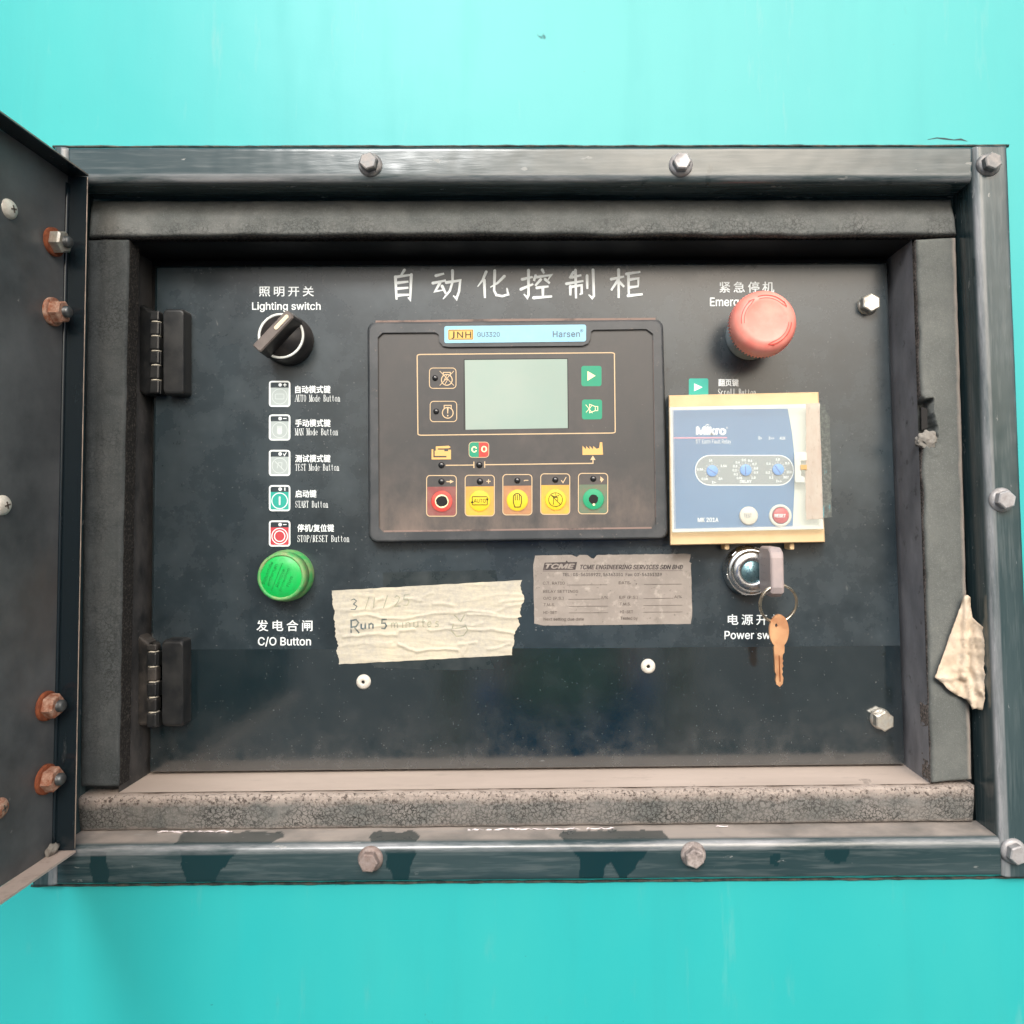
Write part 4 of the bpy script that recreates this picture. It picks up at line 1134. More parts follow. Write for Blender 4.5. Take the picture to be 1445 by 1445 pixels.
# ------------------------------------------------------------------ earth fault relay
RY = 34.0
rl = thing('earth_fault_relay', 'tan cased relay with blue face, three small dials and clear cover', 'relay', U(1053, 660, PY))
RQ = [(943.5, 558), (1155, 553.3), (1164, 765.3), (945.5, 769.5)]
g = G()
def rq(k, y): 
    cx_, cy_ = 1052, 662
    return [U(a_ + (k if a_ < cx_ else -k), b_ + (k if b_ < cy_ else -k), y) for a_, b_ in RQ]
g.prism([rq(0, PY - .1), rq(0, RY + 1), rq(1.2, RY)])
g.build('case', RCASE, rl)
fc = Art()
fc.poly([(946, 574.5), (1157, 569.5), (1162, 746.5), (949, 751.5)], mi=1)
fc.poly([(948.6, 578), (1111.5, 576.5), (1114.5, 592), (1117.8, 612), (1120.2, 634), (1121, 655), (1121, 690), (1120, 715), (1118.6, 743.4), (951, 746.8)], mi=0)
fc.build('faceplate', RY - .12, [RBLUE, RCRM], rl)
ry = RY - .3
rp = Art()
rp.rr(981.4, 642.6, 1119.6, 684.6, 20.5, 1); rp.rrline(981.4, 642.6, 1119.6, 684.6, 20.5, 1.4, 0)
def skr(x, y): return x, y - (x - 1050) * .012
rp.line([(950, 618), (1026, 617.6)], 1.8, mi=2)
rp.text('Mikro', 982, 601.2, 1025, 614, .045, 1, 'inter'); rp.text('®', 1024.5, 602, 1027.5, 605, 0)
rp.line([(995, 601.5), (998, 598.6), (1001, 600.2)], .9)
rp.text('DT Earth Fault Relay', 982, 620.2, 1031.8, 627.4, 0, 1, 'inter')
rp.text('I>', 1070, 615.8, 1075.6, 620.2, .02, 1, 'inter'); rp.text('I>>', 1084.6, 616, 1092.6, 620.4, .02, 1, 'inter'); rp.text('AUX', 1100, 616, 1108.4, 620.6, .02, 1, 'inter')
rp.text('MK 201A', 984.5, 730.2, 1014, 736.8, .03, 1, 'inter')
def lab(s_, x, y, w, h=3.6): rp.text(s_, x - w / 2, y - h / 2, x + w / 2, y + h / 2, .03, 1, 'inter')
z = lambda a_, b_: (930 + a_ * .18, 530 + b_ * .18)
for s_, a_, b_, w in (('0.1A', 358, 810, 9), ('0.5A', 322, 735, 9), ('1A', 405, 665, 5), ('1.5A', 507, 708, 9), ('2A', 482, 808, 6), ('I>', 430, 836, 6),
                      ('0.05', 630, 803, 8), ('0.1', 602, 773, 6), ('0.2', 592, 742, 6), ('0.3', 597, 710, 6), ('0.4', 617, 680, 6), ('0.5', 665, 662, 6), ('0.6', 714, 667, 6), ('0.7', 748, 694, 6), ('0.8', 760, 726, 6), ('0.9', 760, 760, 6), ('1.0', 740, 800, 6),
                      ('0.1', 880, 800, 6), ('0.2', 853, 760, 6), ('0.6', 858, 690, 6), ('3.0', 930, 657, 6), ('8.0', 1006, 687, 6), ('10.0', 1020, 756, 7), ('INST', 996, 797, 8), ('I>>', 940, 827, 8)):
    lab(s_, *z(a_, b_), w)
rp.text('DELAY', *z(633, 818), *z(726, 842), .03, 1, 'inter')
for dx_, dy_ in ((415, 748), (678, 742), (932, 737)):
    kx, ky = z(dx_, dy_)
    for k in range(13):
        t_ = radians(135 + 22.5 * k); rp.line([(kx + 9 * cos(t_), ky + 9 * sin(t_)), (kx + (11.4 if k % 2 == 0 else 10.3) * cos(t_), ky + (11.4 if k % 2 == 0 else 10.3) * sin(t_))], .55)
rp.build('lettering', ry, [PRINT, RGREY, RPINK], rl, step=.002)
for dx_, dy_, t_ in ((415, 748, 32), (678, 742, 90), (932, 737, 55)):
    kx, ky = z(dx_, dy_); c = U(kx, ky, RY - .3); r = 8 * (RY + D0) / F
    d_ = G().lathe([(r, 0), (r, -.9), (r - .3, -1.1), (.01, -1.1)], c, 32).build('dial', RDIAL, rl)
    A = Art(); t_ = radians(t_); A.line([(kx - 6.6 * cos(t_), ky - 6.6 * sin(t_)), (kx + 6.6 * cos(t_), ky + 6.6 * sin(t_))], 1.3); A.build('slot', RY - 1.5, RSLOT, d_)
c = U(1056, 727.6, RY - .3); b_ = G().lathe([(5.6, 0), (5.6, -1.2), (5.0, -1.6), (.01, -1.7)], c, 32).build('button', RBTN, rl)
A = Art(); A.text('TEST', 1049.5, 724.6, 1061, 730.4, .01, 1, 'inter'); A.build('lettering', RY - 2.15, GREYT, b_)
c = U(1101, 727.6, RY - .3); b_ = G().lathe([(7.0, 0), (6.8, -.8), (5.4, -1.0), (5.2, -.6)], c, 40).lathe([(4.9, 0), (4.9, -1.4), (4.4, -1.8), (.01, -1.9)], c, 32, mi=1).build('button', [RCRM, RRED], rl)
A = Art(); A.text('RESET', 1093, 725.2, 1109, 730.2, .03, 1, 'inter'); A.build('lettering', RY - 2.35, PRINT, b_)
# clear hinged cover: a thin box lid in front of the face
g = G(); CV = RY - 5.2
cq = [(943.6, 574), (1156.4, 569), (1163, 747), (947.6, 751.6)]
def cvr(k, y): return [U(a_ + (k if a_ < 1052 else -k), b_ + (k if b_ < 660 else -k), y) for a_, b_ in cq]
g.prism([cvr(0, RY - .05), cvr(0, CV + .6), cvr(.8, CV)], cap0=False)
g.build('cover', CLEAR, rl)
g = G()
g.box(U(1122, 681, CV - 1.2), U(1129.5, 638, CV - .2), .4); g.box(U(1129.5, 650, CV - 1.2), U(1138, 638, CV - .2), .3); g.box(U(1129.5, 681, CV - 1.2), U(1135, 672, CV - .2), .3)
lt_ = g.build('latch', LATCH, rl)
A = Art()
A.strip([(944.5, 574.8), (1156, 570), (1162, 746), (948.4, 750.6)], [(950.5, 579.5), (1151, 575), (1156.5, 741), (953.6, 745.6)], True)
A.build('cover_rim', CV - .1, RIM, rl)
G().box(U(1129.6, 663, CV - 1.4), U(1138, 656, CV - .25), .3).build('latch_tongue', plain('tongue_tan', (196, 160, 104), .5), lt_)
g = G()
for px in (1024, 1115): 
    p = U(px, 771, RY + 8); g.box((p.x - 1.5, RY + 4, p.z - 2), (p.x + 1.5, PY - .2, p.z + 2.5), .8)
g.build('fixing_lug', RCASE, rl)

# old tape wrapped over the relay's right edge
at_ = thing('tape_strip', 'peeling brownish tape strip with black residue, stuck over the right edge of the relay', 'tape', U(1150, 650, RY))
A = Art()
e1 = [(1137 + random.uniform(-.7, .7), 569.5 + k * 8.2) for k in range(21)]; e2 = [(1156.5 + k * .25 + random.uniform(-.4, .4), 568 + k * 8.2) for k in range(21)]
A.strip(e1, e2); A.build('tape', CV - .3, AGED, at_)
A = Art()
for k in range(3): A.text(('SELECTED RELAY SETTING', 'CALIBRATED AND SEALED', 'DO NOT BREAK SEAL')[k] if False else 'I l i l I i l l I i I l i I l', 0, 0, 1, 1) if False else None
e1 = [(1157.5 + k * .2, 571 + k * 8) for k in range(21)]; e2 = [(1165 + k * .12 + (0 if k < 2 else 6.2 if k > 1 else 3) + random.uniform(-.6, .6), 571 + k * 8 + (-1.5 if k == 20 else 0)) for k in range(21)]
A.strip(e1, e2); A.build('tape_edge', CV + 3, RESID, at_)

# ------------------------------------------------------------------ paper label
lb = thing('paper_label', 'stained greyish relay settings label, left of the key switch', 'label', U(864, 832, PY))
ed = []
def edge(a_, b_, n, j):
    for k in range(n):
        t_ = k / n; ed.append((a_[0] + (b_[0] - a_[0]) * t_ + random.uniform(-j, j), a_[1] + (b_[1] - a_[1]) * t_ + random.uniform(-j, j)))
edge((755, 783.8), (812, 783), 10, .25); ed += [(814, 786), (818, 783)]; edge((819, 783), (833, 783), 4, .5); ed += [(834.5, 787.6), (838, 788.4), (840, 786), (842, 783.6)]
edge((844, 783), (970, 781.4), 24, .5); edge((974, 782.6), (974.6, 789), 2, .6); ed += [(972.6, 793), (976, 795)]; edge((975, 796), (977, 876), 12, .3); edge((974.6, 880.4), (758, 883), 24, .25); edge((754, 880), (752.4, 790), 12, .25)
A = Art(); A.poly(ed); A.build('label_sheet', PY - .3, PAPER, lb)
A = Art()
A.poly([(768.5, 794), (798, 793.3), (799.5, 790.5), (801.5, 793.2), (814.3, 793), (812, 804), (766, 804.8)], mi=0)
A.text('TCME', 769.5, 795.3, 811.5, 802.6, .035, 1.0, 'inter', mi=2, shear=.3)
A.text('TCME ENGINEERING SERVICES SDN BHD', 818.5, 796.8, 964, 803.6, .03, 1, 'inter', shear=.25)
A.line([(766, 806), (963, 805.3)], .5)
A.text('TEL : 03-56358922, 56363351  Fax: 03-56351339', 794, 808.4, 934, 814, .016, 1, 'inter')
A.build('lettering', PY - .34, [INK, INK, PAPER], lb)
A = Art()
def row(s_, x0, x1, yb, h=4.2): A.text(s_, x0, yb - h, x1, yb, .012, 1, 'inter')
row('C.T. RATIO', 766, 797, 825); row('DATE', 873, 888.5, 824.5); row('RELAY SETTINGS', 766.5, 816, 836.6); row('O/C (P.S.)', 766.5, 795.5, 847, 5); row('A/%', 848, 858, 845.8, 4.6); row('E/F (P.S.)', 874, 900, 845.6, 5); row('A/%', 951.5, 962, 844.6, 4.6)
row('T.M.S.', 767, 783, 855.4); row('T.M.S.', 874.5, 890, 854.4); row('HI-SET', 767, 786, 866.4); row('HI-SET', 875, 893.5, 865.4); row('Next setting due date', 767, 824, 876.8, 5.4); row('Tested by', 875.5, 900, 875.6, 5.4); A.disc(898, 824, 1, n=10)
for x0, x1, yv in ((800, 857, 825.5), (908.6, 962.4, 824.6), (802, 847, 845.6), (908, 950, 844.6), (802.6, 858, 855.6), (908, 963, 854.4), (802.6, 858, 864.8), (908, 963, 863.8)): A.line([(x0, yv), (x1, yv - .4)], .5)
A.build('form_print', PY - .36, INKL, lb)

# ------------------------------------------------------------------ masking tape
mt = thing('masking_tape', 'wrinkled cream masking tape with a handwritten run time note, torn at both ends', 'tape', U(604, 878, PY))
TQ = ((468, 833.5), (737, 818.5), (723, 924.5), (478, 937.5))
def tq(u, v):
    a_ = (TQ[0][0] + (TQ[1][0] - TQ[0][0]) * u, TQ[0][1] + (TQ[1][1] - TQ[0][1]) * u)
    b_ = (TQ[3][0] + (TQ[2][0] - TQ[3][0]) * u, TQ[3][1] + (TQ[2][1] - TQ[3][1]) * u)
    return a_[0] + (b_[0] - a_[0]) * v, a_[1] + (b_[1] - a_[1]) * v
WR = [([(498, 872), (520, 867), (545, 872), (600, 870), (650, 862), (668, 863)], 1.0), ([(480, 888), (520, 885), (560, 882), (580, 878), (600, 878)], .8), ([(485, 899), (520, 895), (560, 896), (566, 890), (585, 890)], 1.1), ([(560, 910), (575, 916), (590, 919), (610, 915), (648, 917)], 1.4), ([(660, 868), (690, 871), (735, 872)], .9), ([(620, 865), (660, 862), (700, 868)], .8),
      ([(606, 888), (650, 890), (690, 888), (730, 892)], 1.0), ([(610, 853), (625, 851), (640, 855)], .9), ([(705, 849), (738, 848)], .7), ([(650, 908), (672, 907)], .9), ([(655, 922), (660, 911)], .9), ([(690, 915), (720, 911)], .9), ([(480, 912), (510, 907), (550, 908)], .6), ([(470, 860), (500, 862), (540, 858)], .6), ([(545, 858), (570, 847), (595, 845)], .8), ([(524, 858), (530, 846), (540, 843)], 1.0), ([(700, 865), (712, 857), (735, 855)], .6), ([(580, 845), (610, 838)], .5), ([(635, 880), (665, 883), (680, 880)], .6)]
def seg_d(p, a_, b_):
    ax, ay_ = b_[0] - a_[0], b_[1] - a_[1]; L2_ = ax * ax + ay_ * ay_
    t_ = max(0, min(1, ((p[0] - a_[0]) * ax + (p[1] - a_[1]) * ay_) / L2_)); return math.hypot(p[0] - a_[0] - ax * t_, p[1] - a_[1] - ay_ * t_)
def tape_h(px, py):
    h = 0
    for pts_, amp in WR:
        q = (px + noise.noise(Vector((px * .05, py * .05, 3))) * 4, py + noise.noise(Vector((px * .05, py * .05, 8))) * 4)
        d_ = min(seg_d(q, pts_[k], pts_[k + 1]) for k in range(len(pts_) - 1))
        if d_ < 7: h = max(h, amp * .66 * math.exp(-(d_ / 2.3) ** 2))
    h += max(0, noise.noise(Vector((px * .03, py * .14, 5))) - .1) * .5 + noise.noise(Vector((px * .02, py * .03, 1))) * .15 + .1
    return max(0.02, h)
nu, nv = 210, 90
g = G(); jl = [random.uniform(-1, 1) for _ in range(nv + 1)]; jr = [random.uniform(-1, 1) for _ in range(nv + 1)]
for i in range(nu + 1):
    for j in range(nv + 1):
        u, v = i / nu, j / nv
        px, py = tq(u, v)
        el = 3.5 * noise.noise(Vector((0, v * 9, 1))) + 1.6 * noise.noise(Vector((0, v * 30, 4)))
        er = 7 * noise.noise(Vector((7, v * 6, 2))) + 2.2 * noise.noise(Vector((4, v * 26, 4))) + 5 * sin(v * pi) * (1 if v < .5 else .2)
        px += el * (1 - u) ** 8 + er * u ** 8
        py += .8 * noise.noise(Vector((u * 16, 3 if v < .5 else 6, 1))) * abs(2 * v - 1) ** 6
        y = PY - .35 - tape_h(px, py)
        g.v.append(U(px, py, y))
for i in range(nu):
    for j in range(nv):
        a0 = i * (nv + 1) + j
        g.f.append([a0, a0 + 1, a0 + nv + 2, a0 + nv + 1]); g.m.append(0); g.sm.append(True)
g.build('tape', TAPE, mt)
A = Art(); B = Art()
def hand(art, strokes, x, y, s_, w, sl=-.055):
    for st in strokes:
        p_ = []
        for k in range(len(st) - 1):
            for t_ in range(5): 
                f_ = t_ / 5; p_.append((st[k][0] + (st[k + 1][0] - st[k][0]) * f_, st[k][1] + (st[k + 1][1] - st[k][1]) * f_))
        p_.append(st[-1])
        art.line([(x + a_ * s_, y + b_ * s_ + a_ * s_ * sl) for a_, b_ in p_], w)
HL = {'R': [[(0, 10), (0, 0), (4, -.5), (6, 2), (4, 5), (0, 5.5)], [(2.5, 5.5), (6.5, 10.5)]], 'u': [[(0, 4), (0, 9), (2, 10), (4.5, 9), (4.5, 4), (4.8, 10)]], 'n': [[(0, 10), (0, 4)], [(0, 5.5), (2.5, 4), (4.4, 5.5), (4.4, 10)]], '5': [[(6, 0), (1, 0), (.5, 4), (4, 4), (5.5, 7), (3.5, 10), (0, 9.5)]],
      'm': [[(0, 10), (0, 4)], [(0, 5.5), (2, 4), (3.4, 5.5), (3.4, 10)], [(3.4, 5.5), (5.4, 4), (6.8, 5.5), (6.8, 10)]], 'i': [[(0, 4), (0, 10)]], 't': [[(1.5, 0), (1.5, 9), (3, 10)], [(0, 4), (3.6, 4)]], 'e': [[(0, 7), (4.4, 6.8), (3.6, 4.2), (1.2, 4.6), (0, 7), (1.4, 10), (4.4, 9)]], 's': [[(4, 4.5), (1.4, 4.2), (.6, 6), (3.6, 7.6), (3.2, 9.6), (0, 9.8)]], '3': [[(0, 1), (3, 0), (5.5, 2), (2.5, 4.8), (5.8, 7), (4, 10), (0, 9.6)]], '/': [[(4, -1), (0, 11)]], '1': [[(1, 0), (0, 10)]], '2': [[(0, 2), (2, 0), (4.6, 2), (3.6, 5), (0, 10), (5.6, 10)]]}
for k, (ch, dx_) in enumerate((('R', 0), ('u', 9), ('n', 16), ('5', 27), ('m', 36), ('i', 46), ('n', 49), ('u', 56), ('t', 63), ('e', 68), ('s', 75))):
    hand(A if k < 4 else B, HL[ch], 495.5 + dx_ * 1.58, 875.5 - dx_ * 1.58 * .03, 1.75 if k < 1 else 1.3 if ch == '5' else 1.25, 2.2 if k < 4 else 1.5, -.03)
for ch, dx_ in (('3', 0), ('/', 20), ('1', 32), ('/', 46), ('2', 62), ('5', 74)):
    hand(A if ch == '3' else B, HL[ch], 495 + dx_, 845.5 - dx_ * .08, 1.5, 1.3)
for s_ in ([(641, 868), (650, 877), (656, 867)], [(640, 880), (637, 890), (644, 898), (654, 897), (660, 889), (656, 881)], [(636, 888), (648, 886), (658, 883)]): B.line(s_, 1.6)
def ontape(a_, b_, dy): return U(a_, b_, PY - .35 - tape_h(a_, b_) - .08 - dy)
A.build('handwriting', PY, PEN, mt, pos=ontape); B.build('handwriting', PY, PENL, mt, pos=ontape)

# ------------------------------------------------------------------ key switch, key, ring, spare key
pf = U(1062, 807, PY - 13); cx, cz = pf.x, pf.z
ks = thing('key_switch', 'round chrome key switch with bluish barrel under the tan relay', 'key switch', (cx, PY, cz))
g = G(); g.lathe([(16.0, 0), (16.0, -3), (15.2, -4), (15, -8.5), (14.6, -9.4), (13.4, -10.2), (12.6, -10.2), (12.4, -11.2), (11.6, -12.4), (8.4, -13), (7.0, -12.6), (6.8, -11.8)], (cx, PY, cz), 64)
for k in range(6): g.box((-1.8, -9, 14.2), (1.8, -4.5, 15.4), .3, mat=Matrix.Translation(Vector((cx, PY, cz))) @ Matrix.Rotation(k * pi / 3 + .3, 4, 'Y'))
g.build('collar', CHROME, ks)
G().lathe([(6.8, -11.6), (6.4, -12.2), (.01, -12.4)], (cx, PY, cz), 40).build('barrel', LOCKBLUE, ks)
kx0 = U(1092, 806, 10).x
kz = U(1092, 807, 20).z
gk = thing('lock_key', 'grey plastic headed key turned upright in the key switch', 'key', (cx, PY - 12, cz))
g = G()
oc = []
pts_ = [(15.5, 38), (26, 37.2), (33.5, 32), (33.5, -0), (0, 0)]
zt, zb = U(1100, 772, 18).z, U(1100, 842, 18).z
yb, yf = 38.0, 11.0
def khead(k, x):
    return [Vector((x, a_, b_)) for a_, b_ in [(yb - k, zt - 3.5 - k), (yb - 4, zt - k), (yf + 5, zt - k), (yf + 1.2 + k * .4, zt - 2.6 - k * .6), (yf + k, zt - 6), (yf + k, zb + 6), (yf + 1.4 + k * .4, zb + 2.4 + k * .6), (yf + 6, zb + k), (yb - 5, zb + k), (yb - k, zb + 5)]]
xl = U(1073, 806, 34).x; xr = xl + 7.8
g.prism([khead(1.2, xl), khead(.3, xl + .7), khead(0, xl + 1.5), khead(0, xr - 1.5), khead(.3, xr - .7), khead(1.2, xr)])
gk_h = g.build('key_head', GREYKEY, gk)
g = G()
for i in range(5):
    for j in range(3):
        c = Vector((xl, yb - 7 - j * 3.6, zt - 7 - i * 4.3)); g.lathe([(.45, -.12), (.01, -.15)], c, 8, axis='X')
g.build('grip_dots', GREYDOT, gk_h)
G().box((xl + 2.8, yb - 1, cz - 3.5), (xl + 5, PY - 12.2, cz + 3.5), .2).build('key_blade', STEEL, gk)
rc = U(1098.5, 852, 17); rg = G()
pts_ = []
for k in range(64):
    t_ = 2 * pi * k / 64; pts_.append(Vector((rc.x + 11.4 * cos(t_), 17 + 2.2 * cos(t_) - 3.0 * sin(t_), rc.z + 11.2 * sin(t_))))
rg.tube(pts_, .85, 10, closed=True)
pts2 = [p + Vector((.1, 1.3, .1)) for p in pts_[8:60]]
rg.tube(pts2, .8, 10)
tag(rg.build('key_ring', RINGM, at=rc), 'thin steel split ring hanging from the grey key head', 'key ring')
sk_ = thing('spare_key', 'copper coloured flat key hanging on the ring in front of the Power switch lettering', 'key', U(1099, 880, 17))
yk = 18.5
bow = []
for k in range(28):
    t_ = pi * (1.5 + .36) - k / 27 * 2 * pi * .86
oval = [(1099.5 + 13.6 * cos(t_), 891 + 23.5 * sin(t_)) for t_ in [radians(60 - k * (300 / 30)) for k in range(31)]]   # open at the foot
blade_r = [(1107.2, 913), (1107, 921), (1104.6, 924), (1104.2, 930), (1105.6, 932), (1104, 936), (1105.4, 940), (1103.6, 944), (1105, 948), (1103.6, 951), (1105.6, 957), (1104.6, 965), (1100.4, 969.5), (1096, 966), (1094.6, 960), (1095.6, 952), (1093.6, 948), (1093, 930), (1092, 914)]
outl = [(1099.5 + 13.8 * cos(radians(a_)), 890.5 + 23.5 * sin(radians(a_))) for a_ in range(118, 423, 10)] + blade_r
n_ = 14; hole = [(1095.5 + 1.9 * cos(2 * pi * k / n_), 882.5 + 2.6 * sin(2 * pi * k / n_)) for k in range(n_)]
tri = tessellate_polygon([[Vector((a_, b_, 0)) for a_, b_ in outl], [Vector((a_, b_, 0)) for a_, b_ in hole]])
def tilt(a_, b_): return yk + (b_ - 880) * .012 + (a_ - 1099) * .10
g = G()
for dy in (0, 2.0):
    g.add([U(a_, b_, tilt(a_, b_)) + Vector((0, dy, 0)) for a_, b_ in outl + hole], [tuple(t_) for t_ in tri])
g.prism([[U(a_, b_, tilt(a_, b_)) for a_, b_ in outl], [U(a_, b_, tilt(a_, b_)) + Vector((0, 2.0, 0)) for a_, b_ in outl]], cap0=False, cap1=False)
g.prism([[U(a_, b_, tilt(a_, b_)) for a_, b_ in hole], [U(a_, b_, tilt(a_, b_)) + Vector((0, 2.0, 0)) for a_, b_ in hole]], cap0=False, cap1=False)
bm_ = g.build('key_body', BRASS, sk_)
A = Art(); A.line([(1099.4, 925), (1100.4, 950), (1100.8, 962)], 1.7); A.build('groove', yk, BRASSD, sk_, pos=lambda a_, b_, d_: U(a_, b_, tilt(a_, b_) - .06))

# ------------------------------------------------------------------ torn paper scrap on the right foam strip
ol = [(1360.6, 840.7), (1365, 840.5), (1368.6, 842), (1369.5, 856), (1372, 871), (1380, 879), (1388, 885), (1395.6, 896), (1392, 903), (1397, 912), (1394, 924), (1387.7, 942), (1390.5, 952), (1389, 972), (1390, 985), (1386, 1002), (1378, 1000), (1372, 1001), (1369, 993), (1364, 987), (1350, 981), (1338, 973), (1328, 962), (1319, 956), (1329, 929), (1338, 903), (1349, 873)]
g = G(); bm = bmesh.new()
tri = tessellate_polygon([[Vector((a_, b_, 0)) for a_, b_ in ol]])
vv = [bm.verts.new((a_, b_, 0)) for a_, b_ in ol]
for t_ in tri:
    try: bm.faces.new([vv[k] for k in t_])
    except ValueError: pass
for _ in range(5):
    bmesh.ops.subdivide_edges(bm, edges=[e for e in bm.edges if e.calc_length() > 5], cuts=1)
    bmesh.ops.triangulate(bm, faces=[f for f in bm.faces if len(f.verts) > 3])
def scrap_h(px, py):
    h = 0
    for pts_, a_, w in (([(1364, 843), (1362, 900), (1360, 955)], 3.0, 4.5), ([(1358, 955), (1366, 962), (1372, 998)], 2.6, 4), ([(1321, 956), (1340, 958), (1360, 956)], 1.6, 3.5), ([(1371, 900), (1374, 940), (1384, 975)], 1.6, 4), ([(1350, 962), (1346, 976)], 1.0, 3), ([(1376, 885), (1382, 920)], 1.4, 4)):
        d_ = min(seg_d((px, py), pts_[k], pts_[k + 1]) for k in range(len(pts_) - 1)); h += a_ * math.exp(-(d_ / w) ** 2)
    cr_ = abs(noise.noise(Vector((px * .055, py * .04, 2)))) * 2.6 + abs(noise.noise(Vector((px * .13, py * .09, 5)))) * 1.1
    return h * .8 - cr_ + .8 * noise.noise(Vector((px * .06, py * .06, 0))) + 2.2
for v in bm.verts:
    px, py = v.co.x + noise.noise(v.co * .3) * .8, v.co.y + noise.noise(v.co * .3 + Vector((9, 0, 0))) * .8
    v.co = U(px, py, 17.0 - max(0, (px - 1366) / 30) * 9 - scrap_h(px, py))
g.bm(bm, 0, True)
so_ = g.build('paper_scrap', SCRAP, at=U(1355, 920, 17))
sm_ = so_.modifiers.new('thickness', 'SOLIDIFY'); sm_.thickness = .0003; sm_.offset = 1
tag(so_, 'crumpled torn scrap of cream paper stuck to the right foam strip', 'paper scrap')

# ------------------------------------------------------------------ open door at the left
dr = thing('cabinet_door', 'black sheet steel door standing open at the left, seen from its inner side', 'door', (-283, -2, 0))
XS, XF = -284.0, -271.2
zt, zb = U(125, 246, -2).z, U(107, 1203, -2).z
xt, xb = U(125, 246, -2).x, U(107, 1203, -2).x
def DX(x, z): return x + (xb + (xt - xb) * (z - zb) / (zt - zb) - (xt + xb) / 2)       # the door leans with the frame's left side
wF = 11.5
def dpt(off, y, z): return Vector((DX(0, z) + (xt + xb) / 2 - off, y, z))               # off: distance left of the free flange edge
YN = -260.0
g = G(); nY, nZ = 40, 60
vs = [dpt(wF + noise.noise(Vector((i * .12, k * .09, 4))) * .35, -3 + (YN + 3) * (i / nY) ** 1.4, zb + 1.2 + (zt - zb - 2.4) * k / nZ) for i in range(nY + 1) for k in range(nZ + 1)]
g.add(vs, [(i * (nZ + 1) + k, i * (nZ + 1) + k + 1, (i + 1) * (nZ + 1) + k + 1, (i + 1) * (nZ + 1) + k) for i in range(nY) for k in range(nZ)], 0, True)
g.add([v + Vector((-1.5, 0, 0)) for v in vs], [(i * (nZ + 1) + k, i * (nZ + 1) + k + 1, (i + 1) * (nZ + 1) + k + 1, (i + 1) * (nZ + 1) + k) for i in range(nY) for k in range(nZ)], 0, True)
g.build('door_sheet', DOOR, dr, normals=False)
def flange(name, c0, c1, th, m_):
    # c0,c1: functions giving the outer line; simple bevelled plate between four corner points
    g = G(); g.prism([c0, c1]); return g.build(name, m_, dr)
hf = lambda y, ins=0: [dpt(wF - .2, y, zb + 1.5), dpt(0.25, y, zb + 2.5), dpt(0.25, y, zt - 2.0), dpt(wF - .2, y, zt - 1.2)]
g = G(); g.prism([hf(-3.2), hf(-1.8)]); g.build('hinge_flange', DEDGE, dr)
e_ = [dpt(.35, -2.5, zb + 2.5 + (zt - zb - 4.5) * k / 40) + Vector((noise.noise(Vector((k * .7, 0, 0))) * .1, 0, 0)) for k in range(41)]
G().tube(e_, .42, 6).build('flange_edge', RAW, dr)
e_ = [dpt(wF - .3, -3.9, zb + 2.0 + (zt - zb - 8) * k / 40) for k in range(41)]
G().tube(e_, 1.0, 10).build('fold', DEDGE, dr)
g = G(); g.prism([[dpt(o_, y_, zt - 1.2) for o_, y_ in ((wF, -2), (0, -2), (0, YN), (wF, YN))], [dpt(o_, y_, zt) for o_, y_ in ((wF, -2), (0, -2), (0, YN), (wF, YN))]]); g.build('top_flange', DEDGE, dr)
g = G(); g.prism([[dpt(o_, y_, zb + 1.2) for o_, y_ in ((wF, -2), (0, -2), (0, YN), (wF, YN))], [dpt(o_, y_, zb) for o_, y_ in ((wF, -2), (0, -2), (0, YN), (wF, YN))]]); g.build('bottom_flange', DDUST, dr)
G().tube([dpt(.2, -2 - k * 6.5, zt - .5) for k in range(40)], .4, 6).build('flange_edge', RAW, dr)
bm = bmesh.new(); bmesh.ops.create_icosphere(bm, subdivisions=3, radius=1)
for v in bm.verts:
    c = v.co.copy(); k_ = 1 + .5 * noise.noise(c * 2.2) + .2 * noise.noise(c * 6); v.co = dpt(wF - 1.5, -7, zb + 3.5) + Vector((c.x * 2.6 * k_, c.y * 4 * k_, c.z * 3.4 * k_))
G().bm(bm, 0, True).build('weld_bead', LUMP, dr)
def dx_at(px, py, off):
    # depth at which the line of sight meets the plane `off` left of the flange edge
    y = -12.0
    for _ in range(12):
        q = U(px, py, y); tx_ = dpt(off, 0, q.z).x
        d_ = fw + RT * ((px - PX0) / F) + UP * ((PY0 - py) / F)
        y = tx_ / d_.x * d_.y - D0
    return U(px, py, y)
for i, (px, py, rust) in enumerate(((87, 341.5, 0), (86, 440, 1), (77, 996, 2), (76, 1099.5, 3))):
    c = dx_at(px, py, wF - 5.0)
    nu_ = thing('tmp', '', '') if False else None
    bx = dpt(wF, c.y, c.z).x
    C0 = Vector((bx, c.y, c.z))
    def hx(rr_, x): return [C0 + Vector((x, rr_ * cos(k * pi / 3 + .35 + i), rr_ * sin(k * pi / 3 + .35 + i))) for k in range(6)]
    g = G(); g.prism([hx(6.6, 1.5), hx(6.6, 6.2), hx(5.6, 7.2)])
    nm = g.build('nut', (ZINC, RUSTY, RUSTY, RUSTY)[i], dr)
    G().lathe([(8.0, 0), (8.0, 1.5), (7.2, 1.8), (4, 1.8)], C0, 32, axis='X').build('washer', (RUST, RUSTY, RUST, RUST)[i], nm)
    g = G(); g.lathe([(2.9, 5), (2.9, 9.6), (2.5, 10.2), (.01, 10.2)], C0, 24, axis='X')
    for k in range(3): g.lathe([(2.9, 7.3 + k * .8), (3.3, 7.65 + k * .8), (2.9, 8.0 + k * .8)], C0, 24, axis='X')
    g.build('stud', STEEL, nm)
